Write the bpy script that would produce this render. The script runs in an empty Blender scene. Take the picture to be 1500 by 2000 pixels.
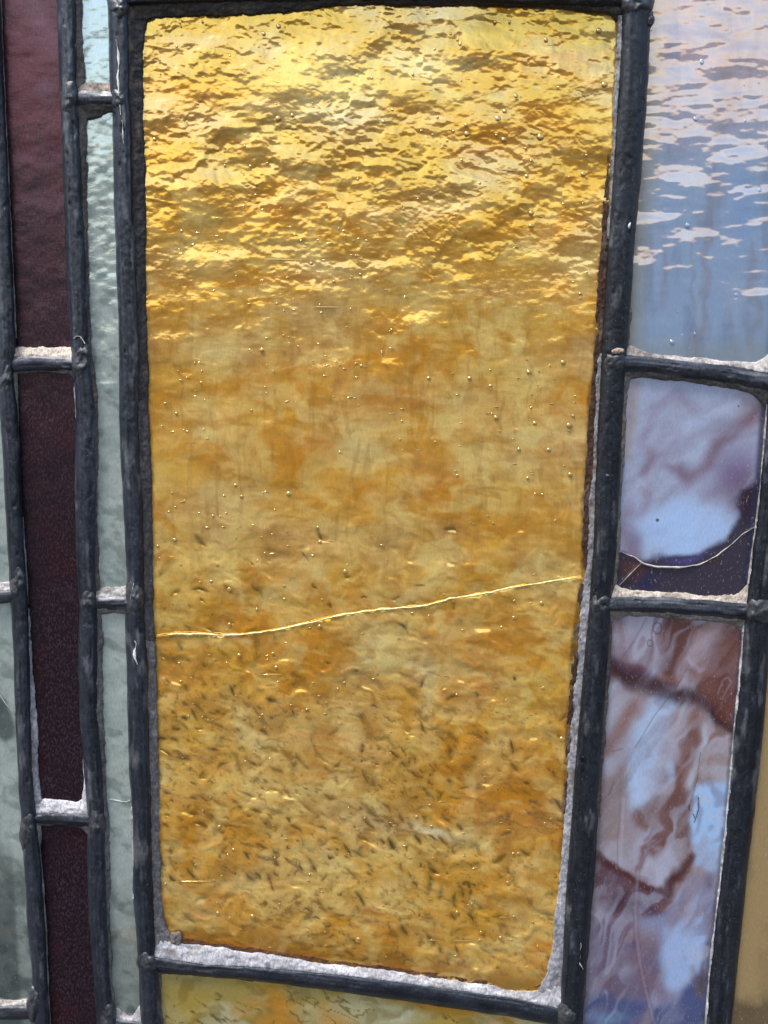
import bpy, math, random
import numpy as np
from mathutils import Matrix, Vector, Euler

C = bpy.context.scene.collection
R = math.radians

# ------------------------------------------------------------------ camera, sky, sun, exposure
S = 0.00011            # metres per photograph pixel at the middle of the glass
F = 1444.0             # focal length in photograph pixels
PITCH = R(8.3)         # the camera looks a little down at the panel
LEAN = R(17.3)         # the panel leans forward
D = F * S
fw = np.array([0, math.cos(PITCH), -math.sin(PITCH)])
up = np.array([0, math.sin(PITCH), math.cos(PITCH)])
CAM = -D * fw + np.array([0, 0, 0.138])

def P(px, py, h=0.0):
    """photograph pixel -> point of the panel (local), h = height above the glass in pixels"""
    px = np.asarray(px, float); py = np.asarray(py, float); h = np.asarray(h, float) + 0 * px
    a = (px - 750) / F; b = (1000 - py) / F
    dx = a; dy = fw[1] + b * up[1]; dz = fw[2] + b * up[2]
    t = (-h * S - CAM[1]) / dy
    return np.stack([CAM[0] + t * dx, CAM[1] + t * dy, CAM[2] + t * dz], -1)

root_m = Matrix.Translation((0, 0, 1.42)) @ Matrix.Rotation(LEAN, 4, 'X')
cam_d = bpy.data.cameras.new('camera'); cam = bpy.data.objects.new('camera', cam_d); C.objects.link(cam)
cam_d.sensor_fit = 'VERTICAL'; cam_d.sensor_height = 24; cam_d.lens = F / 2000 * 24
cam_d.clip_start = 0.005; cam_d.clip_end = 2000
cam.matrix_world = root_m @ Matrix.Translation(Vector(CAM)) @ Matrix.Rotation(math.pi / 2 - PITCH, 4, 'X')
sc = bpy.context.scene
sc.camera = cam
sc.render.resolution_x = 768; sc.render.resolution_y = 1024

SUN_EL = R(52); SUN_ROT = R(212)      # high, behind the photographer's left shoulder
w = bpy.data.worlds.new('World'); sc.world = w; w.use_nodes = True
nt = w.node_tree; nt.nodes.clear()
sky = nt.nodes.new('ShaderNodeTexSky'); sky.sky_type = 'NISHITA'; sky.sun_disc = False
sky.sun_elevation = SUN_EL; sky.sun_rotation = SUN_ROT; sky.dust_density = 2.0; sky.air_density = 1.0
bg = nt.nodes.new('ShaderNodeBackground'); bg.inputs[1].default_value = 0.12
wo = nt.nodes.new('ShaderNodeOutputWorld')
nt.links.new(sky.outputs[0], bg.inputs[0]); nt.links.new(bg.outputs[0], wo.inputs[0])
sun_d = bpy.data.lights.new('sun', 'SUN'); sun_d.energy = 1.5; sun_d.angle = R(12); sun_d.color = (1, .96, .9)
sun = bpy.data.objects.new('sun', sun_d); C.objects.link(sun)
sun.rotation_euler = (math.pi / 2 - SUN_EL, 0, math.pi - SUN_ROT)
sc.view_settings.view_transform = 'Standard'; sc.view_settings.look = 'None'
sc.view_settings.exposure = 1.15; sc.view_settings.gamma = 1

# ------------------------------------------------------------------ numpy helpers
def lin(c):
    c = np.array(c, float) / 255
    return np.where(c <= .04045, c / 12.92, ((c + .055) / 1.055) ** 2.4)

_lat = {}
def vnoise(x, y, seed):
    if seed not in _lat:
        _lat[seed] = np.random.RandomState(seed).rand(256, 256).astype(np.float32)
    L = _lat[seed]
    xi = np.floor(x); yi = np.floor(y); fx = x - xi; fy = y - yi
    xi = xi.astype(int) & 255; yi = yi.astype(int) & 255
    fx = fx * fx * fx * (fx * (fx * 6 - 15) + 10); fy = fy * fy * fy * (fy * (fy * 6 - 15) + 10)
    x1 = (xi + 1) & 255; y1 = (yi + 1) & 255
    a = L[yi, xi] * (1 - fx) + L[yi, x1] * fx
    b = L[y1, xi] * (1 - fx) + L[y1, x1] * fx
    return (a * (1 - fy) + b * fy) * 2 - 1

def fbm(X, Y, sx, sy, seed, octv=4, rot=0, gain=.5):
    c, s = math.cos(R(rot)), math.sin(R(rot))
    u = (X * c + Y * s) / sx + 37.3; v = (-X * s + Y * c) / sy + 11.7
    t = 0; a = 1; n = 0
    for k in range(octv):
        t = t + a * vnoise(u, v, seed + k); n += a
        a *= gain; u = u * 2.03 + 5.1; v = v * 1.97 + 3.3
    return t / n * 1.7

def sstep(a, b, x):
    t = np.clip((x - a) / (b - a), 0, 1)
    return t * t * (3 - 2 * t)

def mix(col, c, m):
    """lay colour c (0-255) over the colour field with mask m"""
    return col + (lin(c) - col) * m[..., None]

def inpoly(x, y, poly):
    r = np.zeros(x.shape, bool); n = len(poly)
    for i in range(n):
        x0, y0 = poly[i]; x1, y1 = poly[(i + 1) % n]
        if y0 == y1: continue
        k = ((y0 > y) != (y1 > y)) & (x < (x1 - x0) * (y - y0) / (y1 - y0) + x0)
        r ^= k
    return r

def dline(X, Y, pts):
    """distance to a polyline"""
    d = np.full(X.shape, 1e9)
    for (x0, y0), (x1, y1) in zip(pts[:-1], pts[1:]):
        dx, dy = x1 - x0, y1 - y0; L = dx * dx + dy * dy + 1e-9
        t = np.clip(((X - x0) * dx + (Y - y0) * dy) / L, 0, 1)
        d = np.minimum(d, np.hypot(X - x0 - t * dx, Y - y0 - t * dy))
    return d

def stroke(col, X, Y, pts, width, c, a=1.0, soft=.6):
    d = dline(X, Y, pts)
    return mix(col, c, a * (1 - sstep(width / 2 * (1 - soft), width / 2 * (1 + soft), d)))

def blur(col, n):
    k = np.hanning(2 * n + 3)[1:-1]; k /= k.sum()
    for ax in (0, 1):
        pad = [(0, 0)] * 3; pad[ax] = (n, n); c = np.pad(col, pad, mode='edge'); o = 0
        for i, w_ in enumerate(k):
            o = o + w_ * (c[i:i + col.shape[0]] if ax == 0 else c[:, i:i + col.shape[1]])
        col = o
    return col

def region(col, X, Y, poly, c, a=1.0, soft=10):
    d = dline(X, Y, list(poly) + [poly[0]])
    d = np.where(inpoly(X, Y, poly), d, -d)
    return mix(col, c, a * sstep(-soft / 2, soft / 2, d))

def blob(col, X, Y, x, y, rx, ry, c, a=1.0, rot=0, p=1.5):
    cs, sn = math.cos(R(rot)), math.sin(R(rot))
    u = ((X - x) * cs + (Y - y) * sn) / rx; v = (-(X - x) * sn + (Y - y) * cs) / ry
    return mix(col, c, a * np.exp(-(u * u + v * v) ** p))

# ------------------------------------------------------------------ mesh helpers
def mesh(name, V, faces, mat, parent, col=None, smooth=True, label=None, stuff=False):
    me = bpy.data.meshes.new(name)
    faces = np.asarray(faces)
    V = np.asarray(V, np.float32).reshape(-1, 3)
    n, k = faces.shape
    me.vertices.add(len(V)); me.vertices.foreach_set('co', V.ravel())
    me.loops.add(n * k); me.loops.foreach_set('vertex_index', faces.ravel().astype(np.int32))
    me.polygons.add(n)
    me.polygons.foreach_set('loop_start', np.arange(0, n * k, k, dtype=np.int32))
    me.polygons.foreach_set('loop_total', np.full(n, k, np.int32))
    me.polygons.foreach_set('use_smooth', np.full(n, smooth))
    if col is not None:
        at = me.color_attributes.new('Col', 'FLOAT_COLOR', 'POINT')
        a = np.ones((len(V), 4), np.float32); a[:, :3] = col.reshape(-1, 3)
        at.data.foreach_set('color', a.ravel())
    me.update(); me.validate()
    me.materials.append(mat)
    o = bpy.data.objects.new(name, me); C.objects.link(o)
    if parent: o.parent = parent
    if label: o['label'] = label
    if stuff: o['kind'] = 'stuff'
    return o

# ------------------------------------------------------------------ materials
def newmat(name):
    m = bpy.data.materials.new(name); m.use_nodes = True
    t = m.node_tree; t.nodes.clear()
    out = t.nodes.new('ShaderNodeOutputMaterial')
    return m, t, out

def N(t, typ, **kw):
    n = t.nodes.new(typ)
    for k, v in kw.items():
        if isinstance(k, str) and hasattr(n, k): setattr(n, k, v)
    return n

def noise_tex(t, scale, vec, detail=4, rough=.6, mapping=None):
    n = t.nodes.new('ShaderNodeTexNoise'); n.inputs['Scale'].default_value = scale
    n.inputs['Detail'].default_value = detail; n.inputs['Roughness'].default_value = rough
    if mapping:
        mp = t.nodes.new('ShaderNodeMapping'); mp.inputs['Scale'].default_value = mapping[0]
        mp.inputs['Rotation'].default_value = mapping[1]
        t.links.new(vec, mp.inputs[0]); vec = mp.outputs[0]
    t.links.new(vec, n.inputs['Vector'])
    return n.outputs[0]

def ramp(t, val, a, b, ca=0.0, cb=1.0):
    m = t.nodes.new('ShaderNodeMapRange'); m.clamp = True
    for i, v in zip(range(1, 5), (a, b, ca, cb)): m.inputs[i].default_value = v
    t.links.new(val, m.inputs[0]); return m.outputs[0]

def mixc(t, fac, a, b, mode='MIX'):
    m = t.nodes.new('ShaderNodeMix'); m.data_type = 'RGBA'; m.blend_type = mode
    for sock, v in ((m.inputs[0], fac), (m.inputs[6], a), (m.inputs[7], b)):
        if isinstance(v, (int, float)): sock.default_value = v
        elif isinstance(v, tuple): sock.default_value = v if len(v) == 4 else (*v, 1)
        else: t.links.new(v, sock)
    return m.outputs[2]

def glass(name, film, fac, rough, frough=.3, film2=None, body=.85, bump=.3, dust=.0, dustc=(.5, .45, .38), grain=.25, grain_scale=3000, spec=.5, dthr=(.62, .72)):
    """opalescent glass: coloured body (vertex colours are the glass's own colours), glossy skin, thin reflective film"""
    m, t, out = newmat(name)
    tc = t.nodes.new('ShaderNodeTexCoord').outputs['Object']
    at = t.nodes.new('ShaderNodeAttribute'); at.attribute_name = 'Col'
    g = noise_tex(t, grain_scale, tc, 3, .7, ((1, 1, .35), (0, R(32), 0)))
    gv = ramp(t, g, .3, .7, 1 - grain, 1 + grain)
    col = mixc(t, 1.0, at.outputs[0], gv, 'MULTIPLY')
    if dust:
        d = noise_tex(t, 2600, tc, 2, .6, ((1, 1, .5), (0, R(30), 0)))
        d2 = noise_tex(t, 90, tc, 3, .6)
        dm = t.nodes.new('ShaderNodeMath'); dm.operation = 'MULTIPLY'
        t.links.new(ramp(t, d, *dthr), dm.inputs[0]); t.links.new(ramp(t, d2, .25, .7, dust * .35, dust), dm.inputs[1])
        col = mixc(t, dm.outputs[0], col, dustc)
    pb = t.nodes.new('ShaderNodeBsdfPrincipled')
    t.links.new(col, pb.inputs['Base Color']); pb.inputs['Roughness'].default_value = frough
    pb.inputs['Specular IOR Level'].default_value = spec
    gl = t.nodes.new('ShaderNodeBsdfGlossy'); gl.inputs['Color'].default_value = (*film, 1)
    gl.inputs['Roughness'].default_value = rough
    b = t.nodes.new('ShaderNodeBump'); b.inputs['Strength'].default_value = bump; b.inputs['Distance'].default_value = .00012
    t.links.new(noise_tex(t, 1300, tc, 4, .65, ((1, 1, 2.0), (0, 0, 0))), b.inputs['Height'])
    # the colour lies inside the glass, so its shading hardly follows the ripples of the skin
    vt = t.nodes.new('ShaderNodeVectorTransform'); vt.vector_type = 'NORMAL'; vt.convert_from = 'OBJECT'; vt.convert_to = 'WORLD'
    vt.inputs[0].default_value = (0, -1, 0)
    vm = t.nodes.new('ShaderNodeMix'); vm.data_type = 'VECTOR'; vm.inputs[0].default_value = body
    t.links.new(b.outputs[0], vm.inputs[4]); t.links.new(vt.outputs[0], vm.inputs[5])
    t.links.new(vm.outputs[1], pb.inputs['Normal']); t.links.new(b.outputs[0], gl.inputs['Normal'])
    if film2:
        t.links.new(mixc(t, ramp(t, noise_tex(t, 38, tc, 4, .55, ((1, 1, 2.2), (0, 0, 0))), .46, .70), (*film, 1), (*film2, 1)), gl.inputs['Color'])
    mx = t.nodes.new('ShaderNodeMixShader'); mx.inputs[0].default_value = fac
    t.links.new(pb.outputs[0], mx.inputs[1]); t.links.new(gl.outputs[0], mx.inputs[2])
    t.links.new(mx.outputs[0], out.inputs[0])
    return m

def rough_mat(name, ca, cb, rough=.6, metal=0, scale=400, bump=.5, fine=2500, speck=None, speckt=(.66, .74), attr=False, dist=.0003):
    m, t, out = newmat(name)
    tc = t.nodes.new('ShaderNodeTexCoord').outputs['Object']
    n1 = noise_tex(t, scale, tc, 6, .65)
    n2 = noise_tex(t, fine, tc, 3, .7, ((1, 1, .45), (0, R(30), 0)))
    a = ramp(t, n1, .3, .7)
    col = mixc(t, a, ca, cb)
    if attr:
        at = t.nodes.new('ShaderNodeAttribute'); at.attribute_name = 'Col'
        col = mixc(t, 1.0, at.outputs[0], mixc(t, a, (.7, .7, .7), (1.25, 1.25, 1.25)), 'MULTIPLY')
    col = mixc(t, 1.0, col, mixc(t, ramp(t, n2, .3, .7), (.58, .58, .58), (1.42, 1.42, 1.42)), 'MULTIPLY')
    if speck:
        col = mixc(t, ramp(t, noise_tex(t, fine * 1.1, tc, 1, .5), *speckt, 0, .8), col, speck)
    pb = t.nodes.new('ShaderNodeBsdfPrincipled'); t.links.new(col, pb.inputs['Base Color'])
    pb.inputs['Metallic'].default_value = metal
    t.links.new(ramp(t, n1, .3, .7, rough - .1, rough + .12), pb.inputs['Roughness'])
    b = t.nodes.new('ShaderNodeBump'); b.inputs['Strength'].default_value = bump; b.inputs['Distance'].default_value = dist
    add = t.nodes.new('ShaderNodeMath'); add.operation = 'MULTIPLY_ADD'; add.inputs[1].default_value = .45
    t.links.new(n2, add.inputs[0]); t.links.new(n1, add.inputs[2])
    t.links.new(add.outputs[0], b.inputs['Height']); t.links.new(b.outputs[0], pb.inputs['Normal'])
    t.links.new(pb.outputs[0], out.inputs[0])
    return m

M_gold = glass('gold_glass', (1, .66, .13), .48, .04, .35, body=.22, film2=(1, .86, .5), bump=.22, grain=.12, spec=.3, dust=.25, dustc=(.75, .5, .2))
M_opal = glass('blue_opal_glass', (1, .70, .54), .38, .03, .3, bump=.03, grain=.08, dust=.25, dustc=(.5, .48, .5))
M_swirl = glass('swirl_glass', (.8, .8, .85), .05, .10, .25, bump=.12, grain=.10, dust=.55, dustc=(.55, .42, .36))
M_green = glass('pale_green_glass', (.85, 1, 1), .24, .06, .3, body=.35, bump=.25, grain=.16, dust=.3, dustc=(.6, .6, .5))
M_red = glass('dark_red_glass', (.9, .4, .5), .05, .25, .4, spec=.25, bump=.5, grain=.45, dust=.6, dustc=(.11, .08, .10), dthr=(.48, .74))
M_lead = rough_mat('lead', (.018, .021, .030, 1), (.055, .06, .078, 1), .40, .3, 350, .38, 2300, speck=(.14, .15, .17), speckt=(.66, .80), attr=True)
M_solder = rough_mat('solder', (.025, .028, .036, 1), (.13, .135, .145, 1), .38, .45, 500, .5, 2300)
M_putty = rough_mat('putty', (.3, .3, .3, 1), (.5, .5, .5, 1), .85, 0, 500, .8, 2600, attr=True)
M_crack = rough_mat('gold_crack', (.95, .78, .30, 1), (.95, .85, .45, 1), .35, 0, 500, .2, 2600)  # the crack's glow is put into a bright yellow colour
M_crackw = rough_mat('white_crack', (.4, .38, .36, 1), (.6, .57, .53, 1), .5, 0, 500, .2, 2600)
M_bub = glass('bubble_glass', (1, .8, .4), .32, .08, .2, bump=0, grain=0)
M_bubw = glass('clear_bubble_glass', (1, 1, 1), .25, .08, .2, bump=0, grain=0)
M_chip = rough_mat('chip', (.75, .72, .68, 1), (.85, .83, .8, 1), .7, 0, 900, .6, 2600)
M_crumb = rough_mat('crumb', (.32, .22, .16, 1), (.6, .5, .42, 1), .8, 0, 900, .8, 2600)
M_dark = rough_mat('soot', (.02, .012, .008, 1), (.05, .03, .015, 1), .7, 0, 900, .6, 2600)
M_ground = rough_mat('dark_ground', (.045, .044, .042, 1), (.07, .068, .065, 1), .9, 0, 3, .3, 60, dist=.01)

# ------------------------------------------------------------------ unseen dark ground, added to sharpen the reflected horizon
gr = mesh('unseen_ground', [(-600, -600, 0), (600, -600, 0), (600, 600, 0), (-600, 600, 0)], [(0, 1, 2, 3)], M_ground, None, smooth=False)
gr['kind'] = 'structure'

# ------------------------------------------------------------------ the window
root = bpy.data.objects.new('stained_glass_panel', None); C.objects.link(root)
root.matrix_world = root_m
root['label'] = 'leaded stained glass panel, tall cracked gold pane amid pale green, dark red and blue panes'
root['category'] = 'stained glass'

T = 30      # glass thickness in pixels
def pane(label, poly, mat, fcol, fh, step=2.5, name='glass_pane', rise=0):
    xs = [p[0] for p in poly]; ys = [p[1] for p in poly]
    gx = np.arange(min(xs), max(xs) + step, step); gy = np.arange(min(ys), max(ys) + step, step)
    X, Y = np.meshgrid(gx, gy)
    col = np.clip(fcol(X, Y), 0.002, 1); H = fh(X, Y) + rise
    cx = (X[:-1, :-1] + X[1:, 1:]) / 2; cy = (Y[:-1, :-1] + Y[1:, 1:]) / 2
    k = inpoly(cx, cy, poly)
    idx = np.arange(X.size).reshape(X.shape)
    q = np.stack([idx[:-1, :-1], idx[1:, :-1], idx[1:, 1:], idx[:-1, 1:]], -1)[k]
    used = np.zeros(X.size, bool); used[q.ravel()] = True
    new = np.cumsum(used) - 1
    V = P(X, Y, H).reshape(-1, 3)[used]; q = new[q]; cc = col.reshape(-1, 3)[used]
    # body of the pane below its wavy skin: side walls and back
    n = len(poly); px = np.array(xs, float); py = np.array(ys, float)
    a = len(V)
    V = np.vstack([V, P(px, py, np.full(n, -2.0)), P(px, py, np.full(n, -float(T)))])
    bc = np.repeat(cc.mean(0)[None], 2 * n, 0); cc = np.vstack([cc, bc])
    side = [(a + i, a + (i + 1) % n, a + n + (i + 1) % n, a + n + i) for i in range(n)]
    # back as a strip of quads between left and right chains of the outline
    back = []
    for i in range(1, n - 2, 2):
        back.append((a + n, a + n + i, a + n + i + 1, a + n + i + 2))
    return mesh(name, V, np.vstack([q, np.array(side), np.array(back)]) if back else np.vstack([q, np.array(side)]), mat, root, cc, label=label)

# ---- outlines, in photograph pixels ---------------------------------------------------
def I(tab, y, k=1):
    tab = np.array(tab, float); return np.interp(y, tab[:, 0], tab[:, k])

# vertical cames: (y, left, right)
cA = [(-160, -44, -12), (0, -30, 0), (200, -23, 8), (400, -12, 18), (500, -7, 22), (600, -3, 27), (660, -2, 30), (735, -3, 25), (800, 1, 33), (900, 8, 38), (1000, 13, 42),
      (1100, 18, 48), (1200, 24, 54), (1300, 29, 58), (1400, 32, 59), (1500, 36, 62), (1560, 40, 66), (1600, 43, 70), (1700, 50, 80), (1800, 55, 87), (1900, 64, 91), (2000, 68, 96), (2160, 76, 104)]
cB = [(-160, 106, 143), (0, 112, 148), (200, 119, 150), (267, 123, 155), (400, 127, 161), (500, 131, 167), (600, 137, 170), (690, 140, 172), (735, 146, 178), (800, 149, 185), (900, 148, 186),
      (1000, 149, 186), (1100, 152, 185), (1200, 157, 189), (1300, 154, 190), (1400, 158, 189), (1500, 165, 198), (1600, 172, 203), (1700, 173, 206), (1800, 175, 208), (1900, 184, 212), (2000, 191, 222), (2160, 198, 230)]
cC = [(-160, 209, 247), (0, 213, 250), (100, 214, 251), (200, 217, 253), (225, 221, 256), (400, 224, 259), (533, 229, 266), (600, 233, 268), (700, 235, 270), (800, 235, 270), (900, 237, 272), (1000, 243, 279),
      (1100, 248, 281), (1150, 250, 281), (1220, 246, 283), (1300, 249, 288), (1400, 251, 290), (1500, 254, 292), (1600, 260, 295), (1700, 262, 297), (1750, 261, 299), (1800, 267, 301), (1850, 270, 303), (1900, 273, 308), (2000, 275, 313), (2160, 281, 320)]
cD = [(-160, 1222, 1284), (0, 1215, 1270), (100, 1213, 1267), (200, 1206, 1261), (300, 1200, 1254), (400, 1193, 1245), (500, 1187, 1236), (600, 1181, 1230), (700, 1175, 1222), (800, 1170, 1216), (900, 1165, 1212),
      (1000, 1162, 1207), (1100, 1158, 1201), (1200, 1150, 1191), (1300, 1141, 1185), (1400, 1132, 1179), (1500, 1124, 1171), (1600, 1117, 1165), (1700, 1109, 1158), (1800, 1103, 1150), (1900, 1099, 1142), (2000, 1093, 1134), (2160, 1082, 1120)]
cE = [(-160, 1560, 1615), (600, 1512, 1565), (780, 1500, 1552), (800, 1499, 1550), (960, 1486, 1536), (1000, 1481, 1531), (1100, 1468, 1519), (1160, 1461, 1512), (1230, 1453, 1504), (1300, 1449, 1499), (1400, 1438, 1492),
      (1500, 1430, 1482), (1600, 1421, 1470), (1700, 1411, 1458), (1800, 1399, 1448), (1900, 1388, 1437), (2000, 1380, 1427), (2160, 1366, 1412)]
# horizontal cames: (x, top, bottom)
hTop = [(230, -32, 14), (300, -34, 10), (620, -42, 2), (900, -42, 1), (1215, -32, 16), (1240, -30, 20)]
hA1 = [(8, 694, 728), (60, 692, 722), (150, 698, 724)]
hA2 = [(48, 1584, 1610), (100, 1583, 1608), (185, 1588, 1616)]
hB1 = [(135, 173, 206), (180, 174, 205), (225, 175, 204)]
hB2 = [(172, 1167, 1192), (210, 1165, 1190), (260, 1165, 1192)]
hB3 = [(205, 1990, 2020), (290, 1996, 2026)]
hL1 = [(-160, 1150, 1180), (0, 1154, 1178), (30, 1150, 1172)]
hL2 = [(-160, 1964, 1992), (0, 1964, 1990), (75, 1964, 1988)]
hG = [(290, 1864, 1896), (330, 1872, 1899), (400, 1883, 1905), (480, 1886, 1912), (560, 1893, 1921), (650, 1901, 1934), (750, 1913, 1948), (900, 1934, 1970), (1000, 1948, 1985), (1090, 1968, 2002), (1115, 1974, 2008)]
hR1 = [(1205, 690, 728), (1260, 697, 726), (1400, 712, 745), (1460, 720, 755), (1560, 730, 774)]
hR2 = [(1180, 1165, 1193), (1300, 1167, 1197), (1400, 1174, 1206), (1475, 1180, 1214)]

def ribbon(name, rows, axis, mat, Hmax, seed, label=None, across=22, tint=None, step=3.0, prof=2.4, rag=.9, col0=(38, 43, 54)):
    """a lead came: a domed strip along its edge rows, front and back"""
    rows = np.array(rows, float)
    s = np.arange(rows[0, 0], rows[-1, 0] + step, step)
    def sm(k):
        v = np.interp(s, rows[:, 0], rows[:, k]); kk = np.ones(9) / 9
        return np.convolve(np.pad(v, 4, mode='edge'), kk, 'valid')
    e0 = sm(1) + fbm(s, s * 0, 40, 1, seed, 4) * rag; e1 = sm(2) + fbm(s, s * 0, 40, 1, seed + 5, 4) * rag
    e0 = e0 - 2.5; e1 = e1 + 2.5
    u = np.linspace(-1, 1, across)
    u = np.sign(u) * np.abs(u) ** .8
    SS, U = np.meshgrid(s, u, indexing='ij')
    A = e0[:, None] * (1 - U) / 2 + e1[:, None] * (1 + U) / 2
    wid = (e1 - e0)[:, None]
    h = Hmax * np.clip(1 - np.abs(U) ** prof, 0, 1) ** .55
    n1 = fbm(SS, U * wid / 2, 46, 14, seed + 20, 4)
    n2 = fbm(SS, U * wid / 2, 170, 4.0, seed + 30, 3)       # long drawn scratches
    n3 = fbm(SS, U * wid / 2, 9, 6, seed + 40, 3)
    pits = -2.6 * sstep(.62, 1.05, fbm(SS, U * wid / 2, 26, 10, seed + 50, 3))
    edge = np.clip((1 - np.abs(U)) * 4, 0, 1)
    h = h + edge * (n1 * .7 + n2 * .8 + n3 * .35 + pits * .7)
    h = np.where(np.abs(U) > .999, -3, h)
    if axis == 'v': V = P(A, SS, h)
    else: V = P(SS, A, h)
    nb = 6
    ub = np.linspace(1, -1, nb)
    S2, U2 = np.meshgrid(s, ub, indexing='ij')
    A2 = e0[:, None] * (1 - U2) / 2 + e1[:, None] * (1 + U2) / 2
    h2 = -T - Hmax * np.clip(1 - np.abs(U2) ** 2, 0, 1) ** .5
    V2 = P(A2, S2, h2) if axis == 'v' else P(S2, A2, h2)
    V = np.concatenate([V, V2], 1); m = V.shape[1]; n = V.shape[0]
    idx = np.arange(n * m).reshape(n, m); r = np.roll(idx, -1, axis=1)
    q = np.stack([idx[:-1], r[:-1], r[1:], idx[1:]], -1).reshape(-1, 4)
    if axis != 'v': q = q[:, ::-1]
    base = lin(col0)
    cc = np.ones((n, m, 3)) * base
    g = np.zeros((n, m)); g[:, :across] = n1 * .35 + n2 * .5
    cc *= (1 + .7 * g)[..., None]
    gd = np.zeros((n, m)); gd[:, :across] = sstep(.35, 1.1, fbm(SS, U * wid / 2, 60, 12, seed + 60, 5) + (0 if tint is None else tint))
    cc = cc + (lin((120, 122, 128)) - cc) * (gd * .55)[..., None]
    V = V.reshape(-1, 3)
    caps = []
    for row in (0, n - 1):
        L = idx[row]
        for i in range(0, across // 2):
            pass
    return mesh(name, V, q, mat, root, np.clip(cc, .004, 1), label=label)

sd = 100
oL = [(-160, -178, -140), (2170, -178, -140)]; oR = [(-160, 1640, 1684), (2170, 1640, 1684)]
oT = [(-175, -182, -142), (1690, -182, -142)]; oB = [(-175, 2138, 2180), (1690, 2138, 2180)]
for rows, ax, hm, lab, tt in [
    (cA, 'v', 13, 'dark lead came left of the dark red panes', None), (cB, 'v', 13, 'dark lead came between the dark red and the narrow pale green panes', None),
    (cC, 'v', 14, 'wide dark lead came along the left of the gold pane', .1), (cD, 'v', 17, 'widest black lead came between the gold pane and the blue panes', -.1),
    (cE, 'v', 15, 'dark lead came along the right of the swirled panes', 0),
    (oL, 'v', 13, 'outer lead border on the left', 0), (oR, 'v', 13, 'outer lead border on the right', 0), (oT, 'h', 14, 'outer lead border at the top', 0), (oB, 'h', 14, 'outer lead border at the bottom', 0),
    (hTop, 'h', 15, 'black horizontal lead came over the gold pane', -.2), (hA1, 'h', 11, 'grey crossbar between the two upper dark red panes', .45), (hA2, 'h', 11, 'grey crossbar between the two lower dark red panes', .25),
    (hB1, 'h', 11, 'grey crossbar under the topmost pale green pane', .3), (hB2, 'h', 11, 'grey crossbar halfway down the pale green strip', .4), (hB3, 'h', 11, 'crossbar at the bottom of the pale green strip', .3),
    (hL1, 'h', 11, 'short crossbar at the left edge', .3), (hL2, 'h', 11, 'crossbar at the lower left corner', .3),
    (hG, 'h', 14, 'dark blue-grey came under the gold pane', -.1), (hR1, 'h', 13, 'weathered crossbar under the blue and pink pane', .35), (hR2, 'h', 13, 'smooth rounded crossbar above the brown swirled pane', .3)]:
    sd += 71
    ribbon('lead_came', rows, ax, M_lead, hm + (5 if ax == 'v' else 2), sd, lab, tint=tt, prof=2.0 if hm < 13 else 2.3, col0=(62, 65, 74) if ax == 'h' and hm < 14 else ((48, 53, 63) if hm < 15 else (38, 42, 50)))

# ---- putty: lit ledges painted pale, strips shaded by cames painted darker ---------------------------------------------------------------------------
def putty(rows, axis, seed, c=(150, 150, 150), hi=6, lo=1.0, rag=3.0, inner=1, label=None, mat=None, across=14, closed=2.0, name='putty', wear=.5, ragscale=26):
    """rows: (s, e0, e1); inner = 1 when e1 is the ragged side on the glass, 0 when e0 is"""
    rows = np.array(rows, float); step = 2.0
    s = np.arange(rows[0, 0], rows[-1, 0] + step, step)
    e0 = np.interp(s, rows[:, 0], rows[:, 1]); e1 = np.interp(s, rows[:, 0], rows[:, 2])
    kk = np.ones(7) / 7
    e0 = np.convolve(np.pad(e0, 3, mode='edge'), kk, 'valid'); e1 = np.convolve(np.pad(e1, 3, mode='edge'), kk, 'valid')
    j = (fbm(s, s * 0, ragscale, 1, seed, 4, gain=.65)) * rag
    if inner: a, b = e0, e1 + j
    else: a, b = e1, e0 + j
    u = np.linspace(0, 1, across); SS, U = np.meshgrid(s, u, indexing='ij')
    A = a[:, None] * (1 - U) + b[:, None] * U
    wid = np.abs(b - a)[:, None]
    h = hi * (1 - U ** 1.6) + lo * U ** .3 * (U < .999) - 3.0 * (U > .999)
    h = h + (fbm(SS, U * wid, 16, 9, seed + 9, 4) * 1.2 + fbm(SS, U * wid, 6, 5, seed + 19, 3) * .7) * (U < .999)
    V = P(A, SS, h) if axis == 'v' else P(SS, A, h)
    n, m = SS.shape; idx = np.arange(n * m).reshape(n, m)
    q = np.stack([idx[:-1, :-1], idx[:-1, 1:], idx[1:, 1:], idx[1:, :-1]], -1).reshape(-1, 4)
    flip = (axis == 'v') == bool(inner)
    if not flip: q = q[:, ::-1]
    cc = np.ones((n, m, 3)) * lin(c)
    f = fbm(SS, U * wid, 30, 12, seed + 29, 5)
    cc *= (1 + wear * .55 * f)[..., None]
    cc = cc + (lin((120, 104, 88)) - cc) * (sstep(.2, .9, fbm(SS, U * wid, 44, 16, seed + 49, 4)) * .45)[..., None]
    cc = cc + (lin((70, 66, 66)) - cc) * (sstep(.55, 1.0, fbm(SS, U * wid, 22, 14, seed + 39, 4)) * wear)[..., None]
    o = mesh(name, V.reshape(-1, 3), q, mat or M_putty, root, np.clip(cc, .01, 1), label=label)
    return o

goldL = [(20, 296), (40, 290), (70, 284), (100, 282), (200, 281), (300, 284), (400, 287), (500, 286), (600, 288), (700, 290), (800, 290), (900, 296), (1000, 298), (1100, 300), (1200, 302), (1300, 305), (1400, 308), (1500, 310), (1600, 313), (1700, 315), (1780, 319), (1815, 326), (1835, 342)]
def rowsfrom(tab, tab2, ys, k0=1, k1=1, o0=0, o1=0):
    return [(y, I(tab, y, k0) + o0, I(tab2, y, k1) + o1) for y in ys]
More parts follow.
